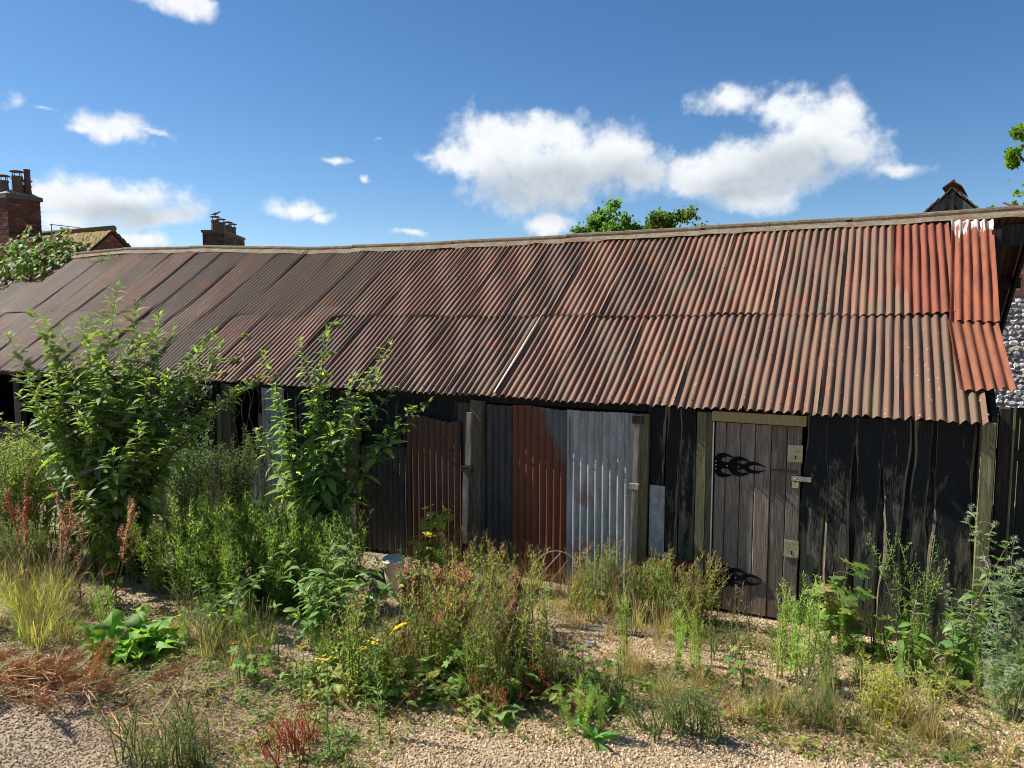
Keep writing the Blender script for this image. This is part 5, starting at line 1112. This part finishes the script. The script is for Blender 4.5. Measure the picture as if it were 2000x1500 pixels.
# ---- ground litter: dry stems, fallen leaves, tiny creeping green
def litter(n_, zones, Lr, wr, cols, lift, seed, kind='needle', nseg=2, elev=(.0, .35), curl=.5):
    rg = np.random.default_rng(seed); mb = MB(); tot = sum(z[4] for z in zones)
    for cx, cy, rx, ry, wt in zones:
        k = int(n_ * wt / tot); a = rg.uniform(0, 6.28, k); r_ = np.sqrt(rg.random(k)); X_ = cx + rx * r_ * np.cos(a); Y_ = cy + ry * r_ * np.sin(a)
        for x_, y_ in zip(X_, Y_):
            if y_ > 6.7: continue
            leaf(mb, (x_, y_, float(zg(x_, y_)) + rg.uniform(.004, lift)), az_dir(rg.uniform(0, 6.28), rg.uniform(*elev)), rg.uniform(*Lr), rg.uniform(*wr), vary(rg, cols[rg.integers(len(cols))], .3), curl, nseg, kind, rg.normal(0, .4))
    return mb
ZALL = [(-2.4, 4.6, 1.3, .9, 3), (-.6, 4.95, 1.2, .45, 3), (-3.6, 3.4, 1.2, .7, 4), (-5.4, 3.6, 1.2, .7, 3), (.5, 5.5, .7, .7, 1.5), (-1.8, 6.2, 1.4, .4, 2), (-4.4, 5.6, 1.2, .8, 2), (-.4, 6.2, .9, .4, 1)]
tag(litter(14000, ZALL + [(-5.05, 2.95, .6, .35, 2.5), (-3.9, 3.0, .5, .35, 1.5)], (.05, .22), (.0022, .005), [STRAW, (.30, .21, .11), (.22, .14, .08), (.42, .33, .18)], .03, 1).build('dry_litter', 'stalk'), 'dry straw and broken stems strewn over the yard', 'litter', None, 'stuff')
tag(litter(13000, ZALL, (.015, .05), (.010, .028), [(.15, .26, .05), (.19, .29, .06), (.12, .2, .05), (.28, .28, .08)], .03, 2, 'ovate', 2, (.0, .9)).build('ground_cover', 'leaf'), 'tiny creeping green leaves over the bare earth', 'ground cover', None, 'stuff')
tag(litter(1500, ZALL, (.02, .05), (.012, .03), [(.20, .09, .04), (.30, .16, .06), (.14, .09, .05), (.32, .06, .04)], .02, 3, 'ovate', 2, (-.1, .4)).build('leaf_litter', 'leaf'), 'brown and red fallen leaves scattered on the ground', 'litter', None, 'stuff')
tag(litter(260, [(-4.95, 2.85, .6, .22, 3), (-3.8, 2.95, .6, .3, 1)], (.12, .34), (.004, .008), [(.42, .30, .15), (.38, .22, .10), (.45, .26, .11)], .16, 4, 'needle', 4, (-.1, .35), .2).build('dry_stalks', 'stalk'), 'long dry dock stalks piled on the heap', 'litter', None, 'stuff')
# ---- ivy on the wall and creeper on the roof end
def creeper(name, label, pts_fn, n_, size, cols, seed, stems, parts=None):
    rg = np.random.default_rng(seed); t = thing(name, label, 'climber', tuple(parts)); mb = MB(); b = np.array(parts)
    for i in range(n_):
        p, nrm = pts_fn(rg); d = unit(np.array([rg.normal(0, .6), rg.normal(0, .3), -.6]) + nrm * .5); s_ = size * rg.uniform(.5, 1.25)
        leaf(mb, p - b, d, s_, s_ * .8, vary(rg, cols[rg.integers(len(cols))], .3), .5, 3, 'ovate', rg.normal(0, .3), up=nrm)
    tag(mb.build('foliage', 'leaf', t), kind='stuff')
    for S in stems: mb = MB(); mb.tube(np.array(S) - b, np.linspace(.012, .004, len(S)), 5, (.12, .10, .07)); mb.build('stem', 'stalk', t, smooth=True)
    return t
def ivy_pt(rg):
    x_ = rg.uniform(-8.25, -7.42); z_ = rg.uniform(.75 + .3 * abs(math.sin(x_ * 3)), 1.88); return np.array([x_, 6.62 + rg.normal(0, .03), z_]), np.array([0, -1.0, .15])
creeper('ivy', 'dark glossy ivy hanging on the wall under the eaves', ivy_pt, 620, .085, [(.022, .05, .018), (.03, .065, .022), (.04, .08, .03)], 5, [[(-7.9, 6.7, 0), (-7.8, 6.68, .9), (-7.7, 6.66, 1.8)], [(-7.6, 6.7, 0), (-7.65, 6.68, .8), (-7.55, 6.66, 1.7)]], (-7.8, 6.7, 0))
def eave_pt(rg):
    y_ = EY - .03 + abs(rg.normal(0, .16)); x_ = rg.uniform(-8.3, -7.35) + (y_ - EY) * .5; return np.array([x_, y_, roofz(x_, max(EY, y_)) + rg.uniform(.02, .07)]), np.array([0, -.5, .85])
creeper('ivy_sprig', 'small sunlit ivy leaves curling over the edge of the roof', eave_pt, 70, .075, [(.15, .21, .06), (.10, .17, .05), (.2, .2, .1)], 6, [[(-8.2, EY - .02, 1.90), (-7.9, EY + .1, 2.0), (-7.3, EY + .5, 2.27)]], (-7.8, EY, 1.9))
def cr_pt(rg):
    while True:
        x_ = rg.uniform(-17.0, -14.2); y_ = rg.uniform(8.7, 9.7); k = 1 - ((x_ + 15.6) / 1.5) ** 2
        if k > 0: break
    top = .10 + .55 * k * (.7 + .3 * math.sin(x_ * 5)); return np.array([x_, y_, roofz(max(x_, -15.5), y_) + rg.uniform(.0, top)]), unit(np.array([.2, -.7, .6]))
creeper('virginia_creeper', 'bright green creeper piled over the far end of the ridge', cr_pt, 1300, .15, [(.12, .25, .045), (.16, .29, .055), (.21, .27, .08), (.26, .16, .08), (.09, .18, .04)], 7, [[(-15.6, 8.6, 3.2), (-15.3, 9.0, 3.6), (-15.0, 9.3, 3.95)], [(-16, 8.6, 3.2), (-15.8, 9.2, 3.7), (-15.6, 9.4, 4.2)], [(-15.4, 7.6, 2.6), (-15.3, 8.2, 3.05), (-15.2, 8.8, 3.5)]], (-15.5, 9.0, 3.5))
def ve_pt(rg): y_ = rg.uniform(7.3, 8.9); x_ = -15.35 + rg.normal(0, .18); return np.array([x_, y_, roofz(-15.3, y_) + rg.uniform(.01, .14)]), np.array([0, -.55, .83])
creeper('dead_creeper', 'grey dead creeper leaves and stems along the roof verge', ve_pt, 420, .10, [(.13, .12, .11), (.2, .18, .16), (.08, .08, .07)], 8, [[(-15.3, 7.3, 2.45), (-15.1, 7.9, 2.85), (-15.3, 8.6, 3.3)], [(-15.0, 7.7, 2.8), (-14.8, 8.1, 3.05), (-14.95, 8.5, 3.3)]], (-15.3, 8, 2.9))
cp = thing('roof_weed', 'small leafy tuft growing from the ridge capping', 'weed', (-13.0, RY - .25, roofz(-13, RY - .25) + .02))
mb = MB(); rg = np.random.default_rng(9)
for i in range(60): leaf(mb, rg.normal(0, .10, 3) * (2.2, .4, .4), az_dir(rg.uniform(0, 6.28), rg.uniform(.2, 1.3)), .13, .035, vary(rg, (.10, .14, .06)), .6, 2)
tag(mb.build('foliage', 'leaf', cp), kind='stuff')
for i, (x_, y_) in enumerate([(-6.36, 7.7), (-7.68, 7.45), (-7.45, 7.0)]):
    s_ = thing('roof_sprout', 'little green sprout poking through a seam of the roof', 'weed', (x_, y_, roofz(x_, y_) + .02), 'sprouts on the roof'); mb = MB()
    for k in range(9): leaf(mb, (0, 0, 0), az_dir(rg.uniform(0, 6.28), rg.uniform(.1, .9)), .11, .06, vary(rg, (.12, .2, .05)), .5, 2, 'ovate')
    tag(mb.build('foliage', 'leaf', s_), kind='stuff')
# dry vine stems in the open bay
vn = thing('dry_vine', 'tangle of dry vine stems hanging in the open bay by the ivy', 'vine', (-7.0, 6.72, 1.85))
for i in range(9):
    P_ = [np.array([rg.uniform(-.2, .2), rg.normal(0, .03), 0])]
    for k in range(7): P_.append(P_[-1] + np.array([rg.normal(0, .07), rg.normal(0, .02), -rg.uniform(.05, .18)]))
    mb = MB(); mb.tube(P_, .004, 4, (.20, .15, .10)); mb.build('stem', 'stalk', vn, smooth=True)
# ---- small objects in the yard
bk = thing('bucket', 'white lidded plastic bucket half hidden by weeds under the rusty wall sheet', 'bucket', at_ground(-4.2, 5.9)); bk.rotation_euler = (.12, .05, 0); bk.scale = (.78, .78, .8)
mb = MB(); k_ = 20; prof = [(.105, 0), (.11, .02), (.13, .33), (.142, .335), (.144, .375), (.146, .38), (.146, .40), (.138, .402), (.132, .394), (.0, .394)]
V = [(r_ * math.cos(j * 2 * math.pi / k_), r_ * math.sin(j * 2 * math.pi / k_), z_) for r_, z_ in prof for j in range(k_)]
F = [(i * k_ + j, i * k_ + (j + 1) % k_, (i + 1) * k_ + (j + 1) % k_, (i + 1) * k_ + j) for i in range(len(prof) - 1) for j in range(k_)]; mb.add(V, F); mb.build('body', 'white_plastic', bk)
mb = MB(); mb.tube([(.145 * math.cos(t), .145 * math.sin(t) * .3 - .12 * math.sin(t), .36 - .05 * math.sin(t)) for t in np.linspace(0, math.pi, 10)], .004, 5); mb.build('handle', 'steel', bk)
hoop = thing('wire_hoop', 'thin rusty wire hoop leaning against the red wall sheet', 'hoop', at_ground(-2.75, 6.62))
mb = MB(); mb.tube([(.27 * math.cos(t), -.02 + .06 * math.sin(t), .27 * math.sin(t) + .10) for t in np.linspace(-.3, 3.5, 26)], .004, 5); mb.build('wire', 'steel', hoop)
mb = MB(); mb.tube([(-.26, 0, .02), (.02, .03, .36)], .003, 4); mb.tube([(-.1, 0, .02), (.1, .03, .3)], .003, 4); mb.build('spoke', 'steel', hoop)
for lab, (x_, y_, L_, w_, a_, m_) in {'broken grey timber offcut lying in dry grass before the shed': (-2.15, 5.75, .42, .09, .15, 'post_grey'), 'dark rotten stick lying in the dirt before the pinkish willowherb': (-1.75, 5.75, .26, .04, .25, 'dark_wood'), 'short dark board end at the foot of the wall sheet': (-2.35, 6.5, .3, .07, .1, 'dark_wood')}.items():
    mb = MB(); mb.box((-L_ / 2, -w_ / 2, 0), (L_ / 2, w_ / 2, .03), jit=.008); o = tag(mb.build('timber_offcut', m_, None, at_ground(x_, y_)), lab, 'timber'); o.rotation_euler = (0, .03, a_)
for i, (x_, y_) in enumerate([(-1.55, 5.85), (-.1, 5.5), (-1.95, 5.4)]):
    mb = MB(); rgk = np.random.default_rng(i); mb.tube([(-.05, 0, .01), (-.02, 0, .025), (.02, .01, .025), (.05, 0, .012)], [.012, .03, .032, .01], 7); V = mb.v[0]; V += rgk.normal(0, .004, V.shape)
    tag(mb.build('stone', 'slate_scrap', None, at_ground(x_, y_)), 'pale loose stone lying on the gravel', 'stone', 'loose stones')
# a few loose bright leaves standing in the weed bank
lv = [leaf_obj_mesh(.17, .075, .6, 'lance', c_, 90 + i, .08, 5) for i, c_ in enumerate([(.55, .40, .02), (.42, .03, .02), (.40, .36, .03), (.50, .12, .06)])]
for lab, (x_, y_, z_, m_, a_) in {'yellow dock leaf drooping over the weed bank': (-3.05, 4.45, .33, 0, 3.6), 'scarlet dying leaf among the weeds': (-2.85, 4.55, .42, 1, 5.2), 'lime yellow leaf above the scarlet one': (-2.95, 4.5, .45, 2, .8), 'coral fallen leaf low in the weeds': (-2.75, 4.3, .14, 3, 2.0)}.items():
    t = thing('dying_leaf', lab, 'leaf', at_ground(x_, y_)); o = link('blade', lv[m_], t); o.location = (0, 0, z_); o.rotation_euler = (.5, .3, a_)
    mb = MB(); mb.tube([(0, 0, z_), (.01, .01, z_ * .5), (0, 0, -.01)], .003, 4, (.25, .08, .05)); mb.build('stem', 'stalk', t)
